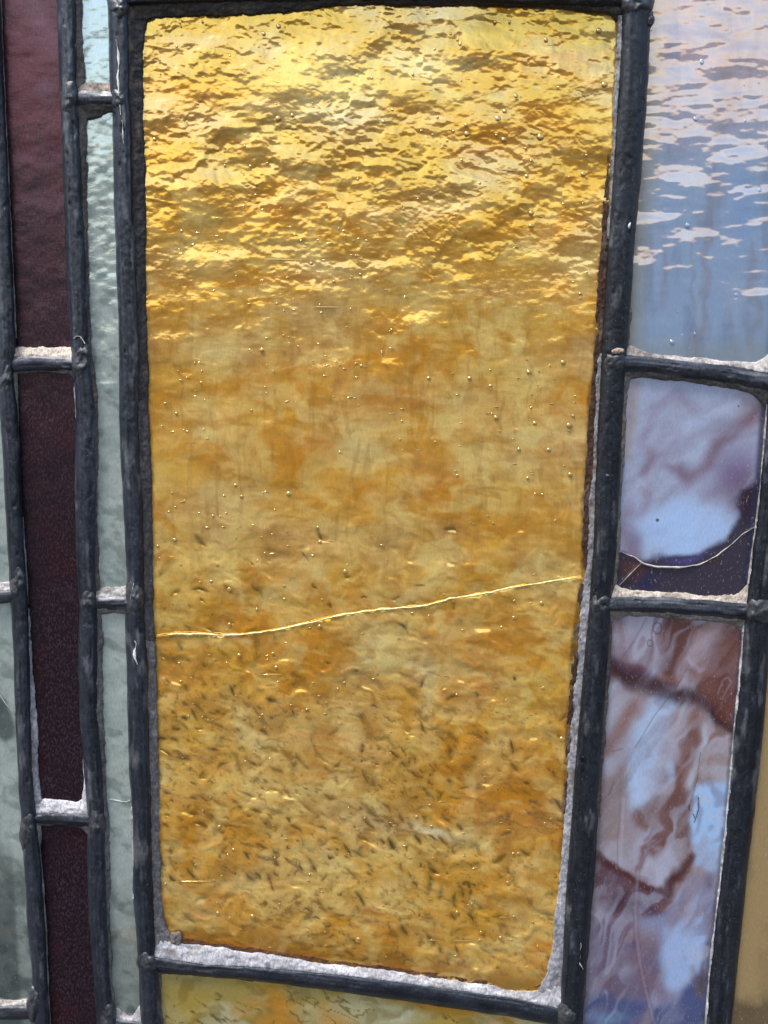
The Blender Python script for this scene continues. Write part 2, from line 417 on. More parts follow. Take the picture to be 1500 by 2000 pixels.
# dark putty between left came and the gold glass (several lengths, shade painted in, lighter towards the foot)
putty(rowsfrom(cC, goldL, range(0, 781, 20), 2, 1, -5), 'v', 900, (54, 52, 54), 9, 1, 2.0, 1, 'dark putty, painted as shaded, along the upper left of the gold pane')
putty(rowsfrom(cC, goldL, range(752, 1260, 20), 2, 1, -5), 'v', 910, (72, 70, 72), 8, 1, 1.6, 1, 'grey putty along the left of the gold pane')
putty(rowsfrom(cC, goldL, list(range(1250, 1800, 20)) + [1815, 1835, 1850], 2, 1, -5), 'v', 920, (108, 106, 108), 8, 1, 1.8, 1, 'pale grey putty along the lower left of the gold pane')
# top, painted dark as shaded by the came
putty([(262, 5, 52), (285, 6, 42), (300, 6, 35), (400, 3, 32), (480, 0, 29), (550, -3, 27), (600, -3, 18), (700, -4, 12), (830, -4, 12), (1000, -4, 14), (1100, 0, 18), (1140, 5, 22), (1180, 9, 28), (1205, 10, 40), (1222, 10, 52)], 'h', 930, (62, 58, 56), 9, 1, 3.0, 1, 'dark putty under the top came')
# right, lit side painted paler: thin upper line, wide lower strip
putty([(y, I([(30, 1204), (60, 1206), (130, 1203), (200, 1198), (300, 1194), (400, 1189), (470, 1185)], y), I(cD, y, 1) + 1) for y in range(30, 470, 15)], 'v', 940, (128, 130, 138), 10, 2, 2.2, 0, 'thin blue-grey putty at the upper right of the gold pane')
putD = [(430, 1186), (520, 1184), (600, 1181), (690, 1173), (700, 1166), (800, 1162), (900, 1158), (1000, 1149), (1100, 1146), (1125, 1139), (1200, 1131), (1300, 1126), (1400, 1116), (1500, 1108), (1600, 1100), (1700, 1094), (1800, 1081), (1850, 1078), (1900, 1066), (1935, 1048)]
putty([(y, I(putD, y), I(cD, y, 1) + 1) for y in range(690, 1140, 12)], 'v', 950, (128, 128, 134), 6, 2.0, 2.6, 0, 'light grey putty strip beside the widest came')
putty([(y, I(putD, y), I(cD, y, 1) + 1) for y in range(1134, 1560, 12)], 'v', 960, (140, 140, 146), 6, 2.0, 3.4, 0, 'chipped pale putty strip at the lower right of the gold pane')
putty([(y, I(putD, y), I(cD, y, 1) + 1) for y in list(range(1553, 1940, 12)) + [1950, 1965]], 'v', 970, (150, 150, 158), 6, 2.0, 2.6, 0, 'broad pale putty in the lower right corner of the gold pane')
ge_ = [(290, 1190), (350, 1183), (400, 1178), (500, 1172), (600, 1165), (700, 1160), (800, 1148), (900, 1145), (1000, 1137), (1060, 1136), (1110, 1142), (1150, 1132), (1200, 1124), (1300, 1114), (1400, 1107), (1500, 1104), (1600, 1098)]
putty([(y, I(ge_, y), I(putD, y) + 3) for y in range(300, 1112, 10)], 'v', 975, (66, 42, 30), 1.4, .8, 2.6, 0, 'dark brown strip beside the gold pane', name='rim_strip')  # thin dark brown strip between glass edge and putty
putty([(y, I(ge_, y), I(putD, y) + 3) for y in range(1140, 1600, 10)], 'v', 977, (66, 42, 28), 2.2, 1.2, 2.6, 0, 'dark brown strip beside the lower gold pane', name='rim_strip')
# bottom ledge of the gold pane, its light painted as whitish colour
gB = [(300, 1815), (322, 1822), (345, 1838), (380, 1842), (450, 1852), (560, 1868), (660, 1884), (750, 1893), (850, 1909), (950, 1921), (1020, 1935), (1050, 1932), (1075, 1915), (1100, 1905)]
putty([(x, I(gB, x), I(hG, x) + 2) for x in range(300, 1102, 10)], 'h', 980, (178, 177, 182), 10, 1.5, 3.0, 0, 'thick whitish putty ledge along the foot of the gold pane', ragscale=34, wear=.55)
# left columns
putty([(x, 676 + (x > 60) * 1, I(hA1, x) + 4) for x in range(24, 146, 6)], 'h', 1000, (205, 192, 178), 8, 1, 2.4, 0, 'cream putty above a crossbar', wear=.25, ragscale=12)
putty([(70, 1553, 1590), (80, 1562, 1590), (90, 1559, 1590), (120, 1561, 1590), (140, 1566, 1590), (155, 1566, 1590), (165, 1555, 1590), (174, 1545, 1592)], 'h', 1010, (198, 196, 200), 8, 1, 2.4, 0, 'white putty at the foot of a dark red pane', wear=.3)
putty([(y, I(cA, y, 2) - 4, I([(1080, 53), (1180, 57), (1220, 60), (1300, 65), (1400, 73), (1480, 76), (1530, 79), (1580, 84)], y)) for y in range(1180, 1590, 10)], 'v', 1020, (160, 158, 162), 7, 1.5, 2.2, 1, 'pale putty along the left of a dark red pane')
putty([(y, I([(1340, 160), (1400, 160), (1450, 162), (1530, 163), (1560, 160), (1590, 158)], y), I(cB, y, 1) + 4) for y in range(1080, 1592, 10)], 'v', 1030, (176, 176, 182), 7, 1.5, 1.4, 0, 'thin white putty line')
putty([(y, I(cA, y, 2) - 4, I(cA, y, 2) + 3.5) for y in range(-60, 672, 12)], 'v', 1040, (150, 145, 138), 7, 2, .8, 1, 'thin light putty line along the upper left came')
putty([(y, I(cA, y, 2) - 4, I([(728, 36), (760, 36), (850, 36.5), (900, 41)], y)) for y in range(728, 880, 10)], 'v', 1050, (120, 122, 112), 7, 2, 1.0, 1, 'thin grey putty line')
putty([(y, I(cA, y, 2) - 4, I(cA, y, 2) + 4) for y in range(1010, 1190, 10)], 'v', 1055, (150, 150, 152), 7, 2, 1.2, 1, 'thin putty line')
putty([(y, I(cA, y, 2) - 4, I(cA, y, 2) + 4 + (6 if y < 1640 else 0)) for y in range(1608, 2160, 10)], 'v', 1060, (135, 135, 130), 7, 2, 1.2, 1, 'thin grey putty line along the lower left came')
putty([(24, 720, 733), (40, 720, 731), (60, 718, 729), (100, 718, 728), (140, 720, 733), (150, 720, 745)], 'h', 1070, (110, 112, 112), 7, 1, 1.5, 1, 'narrow grey putty under a crossbar')
putty([(66, 1604, 1622), (80, 1604, 1614), (120, 1604, 1612), (160, 1606, 1617), (174, 1608, 1634)], 'h', 1075, (110, 110, 115), 7, 1, 1.5, 1, 'narrow grey putty under the lower crossbar')
putty([(y, I([(725, 146), (760, 144), (800, 147), (850, 147)], y), I(cB, y, 1) + 4) for y in range(728, 850, 8)], 'v', 1080, (130, 135, 140), 7, 1.5, 1.2, 0, 'thin putty line at a joint')
# between came B and the pale green panes
gS = [(-160, 154), (0, 160), (100, 163), (150, 167), (180, 168), (212, 170), (300, 170), (400, 172), (500, 173), (600, 176), (700, 181), (760, 190), (800, 192), (900, 192), (1000, 190), (1100, 194), (1180, 198), (1230, 203), (1300, 200), (1400, 203), (1500, 208), (1600, 214), (1700, 216), (1800, 215), (1900, 220), (2000, 228), (2160, 236)]
putty([(y, I(cB, y, 2) - 4, I(gS, y)) for y in range(-150, 176, 12)], 'v', 1090, (104, 96, 92), 8, 1, 1.6, 1, 'brownish putty left of the topmost pale green pane')
putty([(y, I(cB, y, 2) - 4, I(gS, y)) for y in range(204, 1160, 12)], 'v', 1100, (92, 88, 86), 8, 1, 2.2, 1, 'grey-brown putty left of the long pale green pane')
putty([(y, I(cB, y, 2) - 4, I(gS, y)) for y in range(1186, 2160, 12)], 'v', 1110, (104, 102, 100), 8, 1, 2.4, 1, 'grey putty left of the lower pale green pane')
putty([(150, 158, 180), (170, 161, 180), (190, 160, 180), (220, 161, 180)], 'h', 1120, (176, 160, 148), 8, 1, 1.6, 0, 'pinkish putty above a crossbar')
putty([(150, 200, 220), (170, 200, 236), (190, 200, 230), (205, 200, 221), (225, 200, 216)], 'h', 1130, (86, 80, 76), 8, 1, 3, 1, 'dirty putty under a crossbar')
putty([(180, 1140, 1170), (200, 1148, 1170), (225, 1143, 1170), (256, 1140, 1170)], 'h', 1140, (178, 174, 172), 8, 1, 3, 0, 'pale putty above a crossbar')
putty([(184, 1185, 1212), (196, 1185, 1202), (225, 1185, 1197), (252, 1185, 1198)], 'h', 1150, (120, 120, 118), 8, 1, 2, 1, 'grey putty under a crossbar')
putty([(218, 1962, 1996), (232, 1970, 1996), (250, 1982, 1998), (262, 1984, 1999), (270, 1962, 2000), (280, 1955, 2000)], 'h', 1160, (190, 186, 190), 8, 1, 2, 0, 'white putty at the foot of the pale green strip')
putty([(y, I(cC, y, 1) - 2.5 - (4 if 1575 < y < 1640 else 0), I(cC, y, 1) + 4) for y in range(1575, 1760, 10)], 'v', 1165, (165, 172, 172), 7, 1.5, 1.0, 0, 'thin white putty line')
putty([(-160, 1132, 1158), (0, 1136, 1158), (24, 1132, 1158)], 'h', 1170, (188, 182, 182), 7, 1, 2, 0, 'white putty above the short left crossbar')
putty([(-160, 1950, 1968), (5, 1950, 1968), (35, 1953, 1968), (70, 1948, 1968)], 'h', 1180, (180, 174, 168), 7, 1, 2, 0, 'pale putty above the lower left crossbar')
# right columns
putty([(1222, 672, 702), (1235, 676, 702), (1258, 686, 704), (1270, 690, 704), (1350, 697, 712), (1450, 706, 724), (1475, 706, 726), (1490, 700, 728), (1500, 690, 730), (1530, 660, 734)], 'h', 1190, (176, 170, 168), 8, 1, 2, 0, 'pale crumbling putty under the blue and pink pane')
putty([(1218, 720, 760), (1228, 720, 742), (1250, 720, 737), (1300, 724, 742), (1400, 738, 757), (1450, 748, 764), (1470, 750, 772), (1500, 755, 800), (1520, 760, 810)], 'h', 1200, (96, 92, 92), 8, 1, 2.4, 1, 'dark putty above the violet pane')
putty([(y, I(cD, y, 2) - 4, I([(735, 1234), (760, 1227), (850, 1222), (950, 1216), (1000, 1213), (1060, 1212), (1085, 1212), (1120, 1206), (1160, 1202)], y)) for y in range(735, 1170, 10)], 'v', 1210, (112, 106, 102), 8, 1, 2, 1, 'grey putty left of the violet pane')
putty([(y, I(cD, y, 2) - 4, I(cD, y, 2) + 5) for y in range(600, 705, 8)], 'v', 1215, (120, 112, 110), 7, 1, 2.4, 1, 'grey putty in a corner')
putty([(1192, 1135, 1170), (1205, 1142, 1172), (1215, 1149, 1172), (1300, 1156, 1174), (1400, 1163, 1182), (1430, 1162, 1184), (1450, 1150, 1186), (1466, 1128, 1188)], 'h', 1220, (186, 174, 162), 8, 1, 2.6, 0, 'cream putty ledge under the cracked violet pane', wear=.35, ragscale=14)
putty([(1185, 1188, 1235), (1195, 1190, 1212), (1225, 1190, 1203), (1300, 1194, 1207), (1400, 1203, 1215), (1425, 1205, 1221), (1440, 1208, 1226), (1456, 1208, 1245)], 'h', 1230, (128, 122, 120), 8, 1, 2, 1, 'grey putty above the brown swirled pane')
putty([(y, I(cD, y, 2) - 4, I(cD, y, 2) + 7) for y in range(1205, 1600, 10)], 'v', 1240, (84, 76, 72), 8, 1, 2.4, 1, 'dark putty left of the brown swirled pane')
putty([(y, I(cD, y, 2) - 4, I(cD, y, 2) + 4) for y in range(1600, 2160, 10)], 'v', 1245, (58, 52, 54), 8, 1, 1.4, 1, 'dark putty line left of the swirled pane')
putty([(y, I(cE, y, 1) - 4, I(cE, y, 1) + 4) for y in range(790, 1150, 10)], 'v', 1250, (170, 166, 164), 8, 2, .9, 0, 'white putty line right of the violet pane')
putty([(y, I(cE, y, 1) - 4.5, I(cE, y, 1) + 4) for y in range(1220, 2160, 10)], 'v', 1260, (172, 170, 172), 8, 2, 1.4, 0, 'white putty line right of the swirled pane')
putty([(302, 1890, 1915), (310, 1890, 1990), (313, 1890, 2160)][0:1] + [(320, 1890, 1902), (560, 1910, 1922)], 'h', 1270, (58, 60, 58), 7, 1, 2, 1, 'dark putty under the came')
putty([(y, I(cC, y, 2) - 4, I(cC, y, 2) + 6) for y in range(1895, 2160, 10)], 'v', 1280, (84, 84, 84), 7, 1, 2.4, 1, 'grey putty left of the lowest gold pane')

putty([(x, I(gB, x) - 7, I(gB, x) + 4) for x in range(330, 1062, 8)], 'h', 979, (92, 58, 26), 1.2, .6, 3.0, 0, 'thin brown strip along the foot of the gold pane', name='rim_strip')  # brown strip added over the bright reflection at the rim
# ---- solder joints -------------------------------------------------------------------
def joint(x, y, rx, ry, seed, rot=0, h=19, label=None):
    nr, na = 12, 30
    V = []; r = np.linspace(0, 1, nr); a = np.linspace(0, 2 * math.pi, na, endpoint=False)
    A, Rr = np.meshgrid(a, r); wob = 1 + .16 * fbm(np.cos(A) * 40, np.sin(A) * 40, 30, 30, seed, 3)
    cs, sn = math.cos(R(rot)), math.sin(R(rot))
    u = np.cos(A) * Rr * rx * wob; v = np.sin(A) * Rr * ry * wob
    X = x + u * cs - v * sn; Y = y + u * sn + v * cs
    H = h * np.clip(1 - Rr ** 2.6, 0, 1) ** .6 + fbm(X, Y, 15, 11, seed + 3, 4) * 2.6 * (Rr < .99) + fbm(X, Y, 5, 5, seed + 7, 2) * .6 - 4 * (Rr > .99)
    V = P(X, Y, H).reshape(-1, 3); idx = np.arange(nr * na).reshape(nr, na); rr = np.roll(idx, -1, 1)
    q = np.stack([idx[:-1], idx[1:], rr[1:], rr[:-1]], -1).reshape(-1, 4)
    mesh('solder_joint', V, q, M_solder, root, label=label)
for i, j in enumerate([(134, 190, 19, 52, 0, 15), (12, 745, 15, 42, 8, 15), (157, 705, 18, 42, 8, 15), (233, 190, 17, 30, 0, 16), (262, 1165, 19, 42, 0, 16), (172, 1172, 16, 30, 0, 15), (55, 1620, 14, 46, 5, 15),
                        (188, 1610, 16, 40, 0, 15), (1200, 708, 24, 26, 0, 19), (1484, 1192, 30, 30, 0, 19), (1172, 1180, 23, 30, 0, 18), (288, 1880, 19, 26, 0, 17), (1108, 1985, 22, 34, 0, 18),
                        (232, 12, 22, 36, 0, 17), (1240, 2, 32, 36, 0, 19), (34, 1140, 16, 38, 4, 15), (66, 1960, 15, 34, 0, 15), (208, 1990, 17, 40, 6, 15), (1535, 745, 30, 36, 0, 18)]):
    joint(j[0], j[1], j[2] * 1.12, j[3] * 1.05, 2000 + i * 31, j[4], j[5] + 6)

# ------------------------------------------------------------------ glass panes
rs = random.Random(7)
def flat(amp=1.0, sx=60, sy=60, seed=5):
    return lambda X, Y: fbm(X, Y, sx, sy, seed, 4) * amp

# gold
def wr_strokes():
    L = []
    r = random.Random(21)
    for _ in range(40):
        x = r.uniform(312, 1110); y = 1880 - 860 * r.random() ** 1.25
        keep = .25 + .75 * (y - 1000) / 880
        if x > 800: keep *= .62
        if r.random() > keep: continue
        ang = r.gauss(38, 24) if r.random() < .8 else r.uniform(-50, 20)
        ln = r.uniform(8, 26) * (1.25 if r.random() < .2 else 1)
        L.append((x, y, ang, ln, r.uniform(1.6, 4.2), r.uniform(.35, .95), r.uniform(-.5, .5)))
    pts = []
    for _ in range(9000):
        x = r.uniform(305, 1100); y = r.uniform(1010, 1880)
        dens = min(1, max(.06, (y - 1040 - (x - 500) * .35) / 420)) * (1 - .35 * (x > 900))
        sp = 22 + 30 * (1 - dens)
        if r.random() > .5 or any((x - a) ** 2 + ((y - b) * 1.1) ** 2 < sp * sp for a, b in pts): continue
        pts.append((x, y))
        if r.random() > .35 + .65 * dens: continue
        cl = float(fbm(np.array([x]), np.array([y]), 85, 60, 271, 2)[0]); dr = float(fbm(np.array([x]), np.array([y]), 120, 120, 275, 2)[0])
        if cl < .0 and r.random() < .72: continue
        ln = r.choice([7, 11, 16, 22, 30, 38]) * r.uniform(.85, 1.15)
        L.append((x, y, r.gauss(44 + 30 * dr, 13) if r.random() < .86 else r.uniform(-60, 20), ln, r.uniform(2.6, 5.6) * (.7 + ln / 40), r.uniform(.6, 1.1), r.uniform(-.7, .7) * min(1, ln / 18)))
    for _ in range(60):
        x = r.uniform(300, 1150); y = r.uniform(560, 1050)
        L.append((x, y, r.gauss(80, 30), r.uniform(8, 22), r.uniform(1.5, 3), r.uniform(.15, .4), r.uniform(-.4, .4)))
    for x, y, a, l, wd in [(625, 1045, 62, 34, 6), (598, 1088, 55, 30, 4), (492, 1100, 50, 16, 3), (396, 1172, 50, 18, 4), (455, 1350, 62, 32, 5), (824, 1335, -65, 26, 4), (826, 1420, 65, 36, 5),
                       (680, 1660, 60, 36, 6), (725, 1695, 55, 26, 5), (722, 1610, 45, 40, 5), (612, 1690, 60, 40, 6), (705, 1755, 60, 40, 6), (490, 1715, 50, 42, 5), (400, 1560, 30, 26, 4), (487, 1553, 20, 34, 4),
                       (530, 1725, 70, 40, 5), (380, 1690, 50, 26, 5), (575, 1395, 60, 30, 4), (380, 1395, 60, 36, 4), (920, 1745, 85, 26, 4), (505, 1450, 62, 20, 4)]:
        L.append((x, y, a, l, wd, .95, .2))
    return L
WR = wr_strokes()
CRK = [(303, 1243), (345, 1238), (400, 1239), (450, 1241), (510, 1235), (560, 1227), (610, 1215), (660, 1203), (700, 1196), (750, 1190), (830, 1184), (880, 1169), (950, 1159), (1000, 1147), (1060, 1138), (1138, 1127)]

def local(X, Y, x0, x1, y0, y1):
    gx = X[0]; gy = Y[:, 0]
    return slice(max(0, np.searchsorted(gy, y0)), np.searchsorted(gy, y1)), slice(max(0, np.searchsorted(gx, x0)), np.searchsorted(gx, x1))

def wrinkle_mask(X, Y):
    M = np.zeros(X.shape)
    for x, y, ang, ln, wd, al, bend in WR:
        sl = local(X, Y, x - ln - 6, x + ln + 6, y - ln - 6, y + ln + 6)
        xx = X[sl] - x; yy = Y[sl] - y
        if xx.size == 0: continue
        c, s = math.cos(R(ang)), math.sin(R(ang))
        u = (xx * c + yy * s) / (ln / 2); v = -xx * s + yy * c - bend * 6 * (1 - u * u)
        v = v + np.sin(u * 4 + x) * .9
        wv = wd / 2 * np.clip(1 - u * u, 0, 1) ** .7
        m = al * np.exp(-(v / (wv * .9 + .5)) ** 2) * np.clip(1.15 - u * u, 0, 1) * (np.abs(u) < 1.07)
        M[sl] = np.maximum(M[sl], m)
    wx = X + fbm(X, Y, 60, 60, 258, 3) * 22; wy = Y + fbm(X, Y, 60, 60, 259, 3) * 22
    dn = lambda a, b: fbm(a, b, 42, 24, 251, 3, 34, .45)
    sl = dn(wx, wy) - dn(wx - 4, wy + 6)
    fade = sstep(1000, 1500, Y + fbm(X, Y, 160, 160, 78, 2) * 160 - (X - 600) * .25)
    rid = np.abs(fbm(wx + fbm(X, Y, 26, 26, 66, 3) * 8, wy + fbm(X, Y, 14, 14, 68, 2) * 5, 40, 17, 67, 3, 34, .42))
    M2 = (1 - sstep(.05, .17, rid)) * sstep(.10, .30, sl + fbm(X, Y, 24, 24, 262, 2) * .12) * fade
    M3 = sstep(.46, .58, sl + fbm(X, Y, 7, 4, 255, 3, 30) * .22) * fade * .8
    M = np.maximum(M, np.maximum(M2 * .75 * sstep(-.1, .5, fbm(X, Y, 12, 8, 267, 2)), M3 * .5))
    return M

def gold_col(X, Y):
    wx = X + fbm(X, Y, 90, 60, 31, 4) * 26; wy = Y + fbm(X, Y, 90, 60, 41, 4) * 22
    col = np.ones(X.shape + (3,)) * lin((198, 150, 70))
    n = fbm(wx, wy, 130, 85, 51, 5)
    col = mix(col, (190, 122, 16), sstep(-.15, .8, n) * .8)
    n = fbm(wx, wy, 120, 90, 61, 5)
    col = mix(col, (214, 186, 116), sstep(-.1, .85, n) * .75)
    n = fbm(X, wy, 110, 26, 71, 5)
    col = mix(col, (156, 100, 18), sstep(.15, .8, n) * .55)
    n = fbm(wx, wy, 60, 34, 76, 4, 10)
    col = mix(col, (210, 164, 66), sstep(.25, .9, n) * .6)
    # placed clouds of amber and cream
    col = mix(col, (222, 202, 146), sstep(.15, .8, fbm(wx, wy, 75, 65, 121, 3, 20)) * .55)
    for x, y, rx, ry, c, a in [(850, 945, 55, 42, 0, .8), (800, 770, 80, 60, 0, .7), (490, 735, 90, 34, 0, .6), (600, 900, 60, 40, 0, .6), (620, 1290, 70, 55, 0, .7), (930, 1265, 90, 60, 0, .6),
                               (1120, 790, 50, 90, 0, .75), (900, 1350, 60, 30, 0, .8), (545, 905, 30, 40, 0, .4), (650, 1180, 90, 26, 0, .5), (850, 1500, 90, 50, 0, .5), (960, 1560, 110, 60, 0, .5), (320, 1320, 30, 60, 0, .6),
                               (400, 1000, 70, 50, 0, .3), (560, 1330, 50, 60, 0, .4), (450, 1620, 120, 70, 0, .35), (980, 1010, 90, 40, 0, .3), (830, 310, 60, 40, 0, .4),
                               (760, 1060, 45, 70, 1, .6), (420, 1040, 50, 60, 1, .6), (470, 960, 70, 40, 1, .4), (730, 1260, 60, 60, 1, .6), (830, 1340, 24, 90, 1, .7), (535, 1470, 70, 50, 1, .5), (700, 870, 60, 50, 1, .5),
                               (920, 780, 90, 40, 1, .4), (700, 1440, 60, 70, 1, .4), (690, 1590, 90, 40, 1, .5), (1000, 840, 90, 50, 1, .4), (1070, 1130, 60, 60, 1, .4), (450, 680, 60, 40, 1, .5), (620, 620, 60, 60, 1, .4),
                               (770, 1620, 50, 30, 1, .6), (560, 1060, 90, 60, 1, .3), (900, 1650, 90, 30, 1, .3)]:
        col = blob(col, wx, wy, x, y, rx, ry, (184, 112, 4) if c == 0 else (208, 198, 156), a, p=1.1)
    col = blob(col, X, wy, 830, 1612, 80, 13, (222, 220, 205), .8, 6, p=1)
    col = blob(col, X, Y, 720, 850, 110, 6, (225, 190, 130), .6, 1, p=1)
    # dark olive tone of the upper third, with amber strips
    top = 1 - sstep(330, 720, Y + fbm(X, Y, 120, 60, 81, 4) * 50)
    col = mix(col, (124, 92, 34), top * .80)
    am = sstep(.0, .6, fbm(X, Y, 190, 34, 91, 5))
    col = mix(col, (188, 116, 12), am * top * .55)
    for x, y, rx, ry in [(960, 240, 190, 32), (620, 400, 200, 26), (330, 300, 60, 50), (1100, 440, 70, 40), (540, 560, 120, 20), (1130, 570, 60, 30), (420, 200, 120, 30), (1000, 300, 130, 30)]:
        col = blob(col, X, wy, x, y, rx, ry, (190, 114, 6), .6, 0, p=1.1)
    hair = (1 - sstep(.02, .075, np.abs(fbm(X, Y, 46, 30, 225, 3, 20)))) * sstep(.1, .5, fbm(X, Y, 50, 40, 228, 3)) * (1 - sstep(420, 620, Y))
    col = mix(col, (90, 66, 24), hair * .8)
    gy_ = sstep(.35, .9, fbm(X, Y, 150, 50, 96, 4))
    col = mix(col, (140, 132, 98), gy_ * top * .5)
    col = blob(col, X, Y, 630, 150, 130, 70, (225, 220, 180), .7, 0, p=1.1)  # white hot spots of the shine, painted as cream blobs
    col = blob(col, X, Y, 820, 130, 110, 40, (225, 220, 185), .6, 0, p=1.1)
    # soft vertical folds
    for x, y0, y1 in [(465, 640, 800), (487, 680, 800), (552, 690, 820), (575, 600, 720), (520, 560, 640)]:
        col = stroke(col, X + fbm(X, Y, 30, 40, 99, 3) * 5, Y, [(x + 6, y0), (x - 4, y1)], 7, (120, 84, 34), .16, .95)
    col = mix(col, (140, 96, 36), sstep(.35, 1.0, fbm(wx, Y, 26, 14, 86, 4, 25)) * .35)
    # the wrinkles hold dirt
    M = wrinkle_mask(X, Y)
    Mb = blur(M[..., None], 5)[..., 0]
    col = mix(col, (112, 70, 18), np.clip(Mb * 1.5, 0, .55))
    col = mix(col, (30, 16, 6), M)
    small = sstep(.62, .95, fbm(X, Y, 13, 6, 93, 3, 22)) * sstep(1000, 1500, Y)
    col = mix(col, (96, 66, 26), small * .5)
    col = blob(col, X, Y, 1038, 266, 11, 11, (40, 26, 8), .95, 0, p=2); col = blob(col, X, Y, 1032, 278, 6, 7, (40, 26, 8), .9, 0, p=2)
    col = blob(col, X, Y, 853, 181, 16, 9, (90, 66, 20), .7, 0, p=2)
    col = blob(col, X, Y, 820, 1143, 10, 3, (60, 36, 10), .9, 0, p=2)
    col = stroke(col, X, Y, [(x, y + 4) for x, y in CRK[:6]], 3, (80, 50, 16), .7, .8); col = stroke(col, X, Y, [(x, y + 4) for x, y in CRK[6:]], 2.5, (120, 80, 24), .5, .9)  # offset shadow of the crack, painted as dark lines below it
    # darker brown rim
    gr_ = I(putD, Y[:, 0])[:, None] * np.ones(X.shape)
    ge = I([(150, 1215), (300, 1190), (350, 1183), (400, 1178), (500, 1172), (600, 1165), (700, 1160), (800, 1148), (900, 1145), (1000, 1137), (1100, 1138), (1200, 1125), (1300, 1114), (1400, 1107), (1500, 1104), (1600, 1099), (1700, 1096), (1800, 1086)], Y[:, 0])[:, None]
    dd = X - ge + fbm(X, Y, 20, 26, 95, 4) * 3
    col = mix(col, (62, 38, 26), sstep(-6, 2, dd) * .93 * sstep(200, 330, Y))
    dl = X - I(goldL, Y[:, 0])[:, None]
    col = mix(col, (110, 72, 38), (1 - sstep(-1, 7, dl)) * .8)
    db = I(gB, X[0])[None, :] - Y + fbm(X, Y, 60, 30, 97, 3) * 10
    col = mix(col, (116, 72, 22), (1 - sstep(0, 60, db)) * .85)
    col = mix(col, (168, 122, 44), sstep(.1, .9, fbm(X, Y, 60, 9, 103, 4, -3)) * .35)
    col = mix(col, (222, 196, 132), sstep(.3, .95, fbm(X, Y, 44, 16, 107, 4, 8)) * .35)
    mot = fbm(wx, wy, 46, 34, 113, 4, 30)
    col = mix(col, (150, 96, 18), sstep(.0, .9, mot) * .42); col = mix(col, (214, 194, 134), sstep(.0, .9, -mot) * .4)
    col = mix(col, (132, 88, 26), sstep(.2, .9, fbm(X + fbm(X, Y, 60, 60, 117, 2) * 8, Y, 11, 110, 119, 3)) * .30 * sstep(480, 620, Y) * (1 - sstep(950, 1200, Y)))
    return col * np.array([1.58, 1.49, 1.17])

def gold_h(X, Y):
    q = fbm(X, Y, 20, 20, 3, 3) * 12
    at = (1 - sstep(330, 820, Y) * .55) * (.55 + .75 * sstep(-.6, .7, fbm(X, Y, 150, 80, 285, 3)))
    h = fbm(X + q, Y, 62, 38, 201, 4, -4, .45) * 1.55 * at
    h += fbm(X, Y, 17, 10, 211, 3, -8) * .30 * (1 - sstep(500, 800, Y) * .75)
    h += fbm(X, Y, 9, 5.5, 215, 2, 12) * .10 * sstep(-.2, .5, fbm(X, Y, 70, 50, 218, 3)) * (1 - sstep(500, 800, Y) * .8)
    h -= np.abs(fbm(X, Y, 44, 24, 287, 3, 14, .5)) * 1.3 * sstep(-.1, .6, fbm(X, Y, 90, 60, 289, 3)) * (1 - sstep(330, 640, Y))
    hair = (1 - sstep(.015, .06, np.abs(fbm(X, Y, 46, 30, 225, 3, 20)))) * sstep(.1, .5, fbm(X, Y, 50, 40, 228, 3)) * (1 - sstep(420, 620, Y))
    h -= hair * .55
    h += fbm(X, Y, 190, 120, 221, 2) * 2.2
    h += fbm(X + fbm(X, Y, 60, 60, 258, 3) * 22, Y + fbm(X, Y, 60, 60, 259, 3) * 22, 46, 27, 281, 3, 36, .42) * 1.9 * sstep(800, 1250, Y) + fbm(X, Y, 46, 60, 257, 3) * 1.0 * sstep(480, 800, Y)
    WM = wrinkle_mask(X, Y)
    h -= WM * 1.2 + blur(WM[..., None], 6)[..., 0] * 1.6
    d = np.abs(Y - np.interp(X, [p[0] for p in CRK], [p[1] for p in CRK]))
    h -= 1.2 * np.exp(-(d / 3) ** 2)
    return h
goldpoly = [(262, 2)] + [(x, -12) for x in (500, 900)] + [(1222, 2)] + [(I(cD, y, 1) + 12, y) for y in (100, 300, 500, 700, 900, 1100, 1300, 1500, 1700, 1900)] + [(1108, 1975), (900, 1945), (700, 1914), (500, 1892), (300, 1872)] + [(I(cC, y, 2) - 10, y) for y in (1800, 1600, 1400, 1200, 1000, 800, 600, 400, 200)]
gold = pane('tall rippled amber gold pane with a bright crack across it', goldpoly, M_gold, gold_col, gold_h, 2.0)

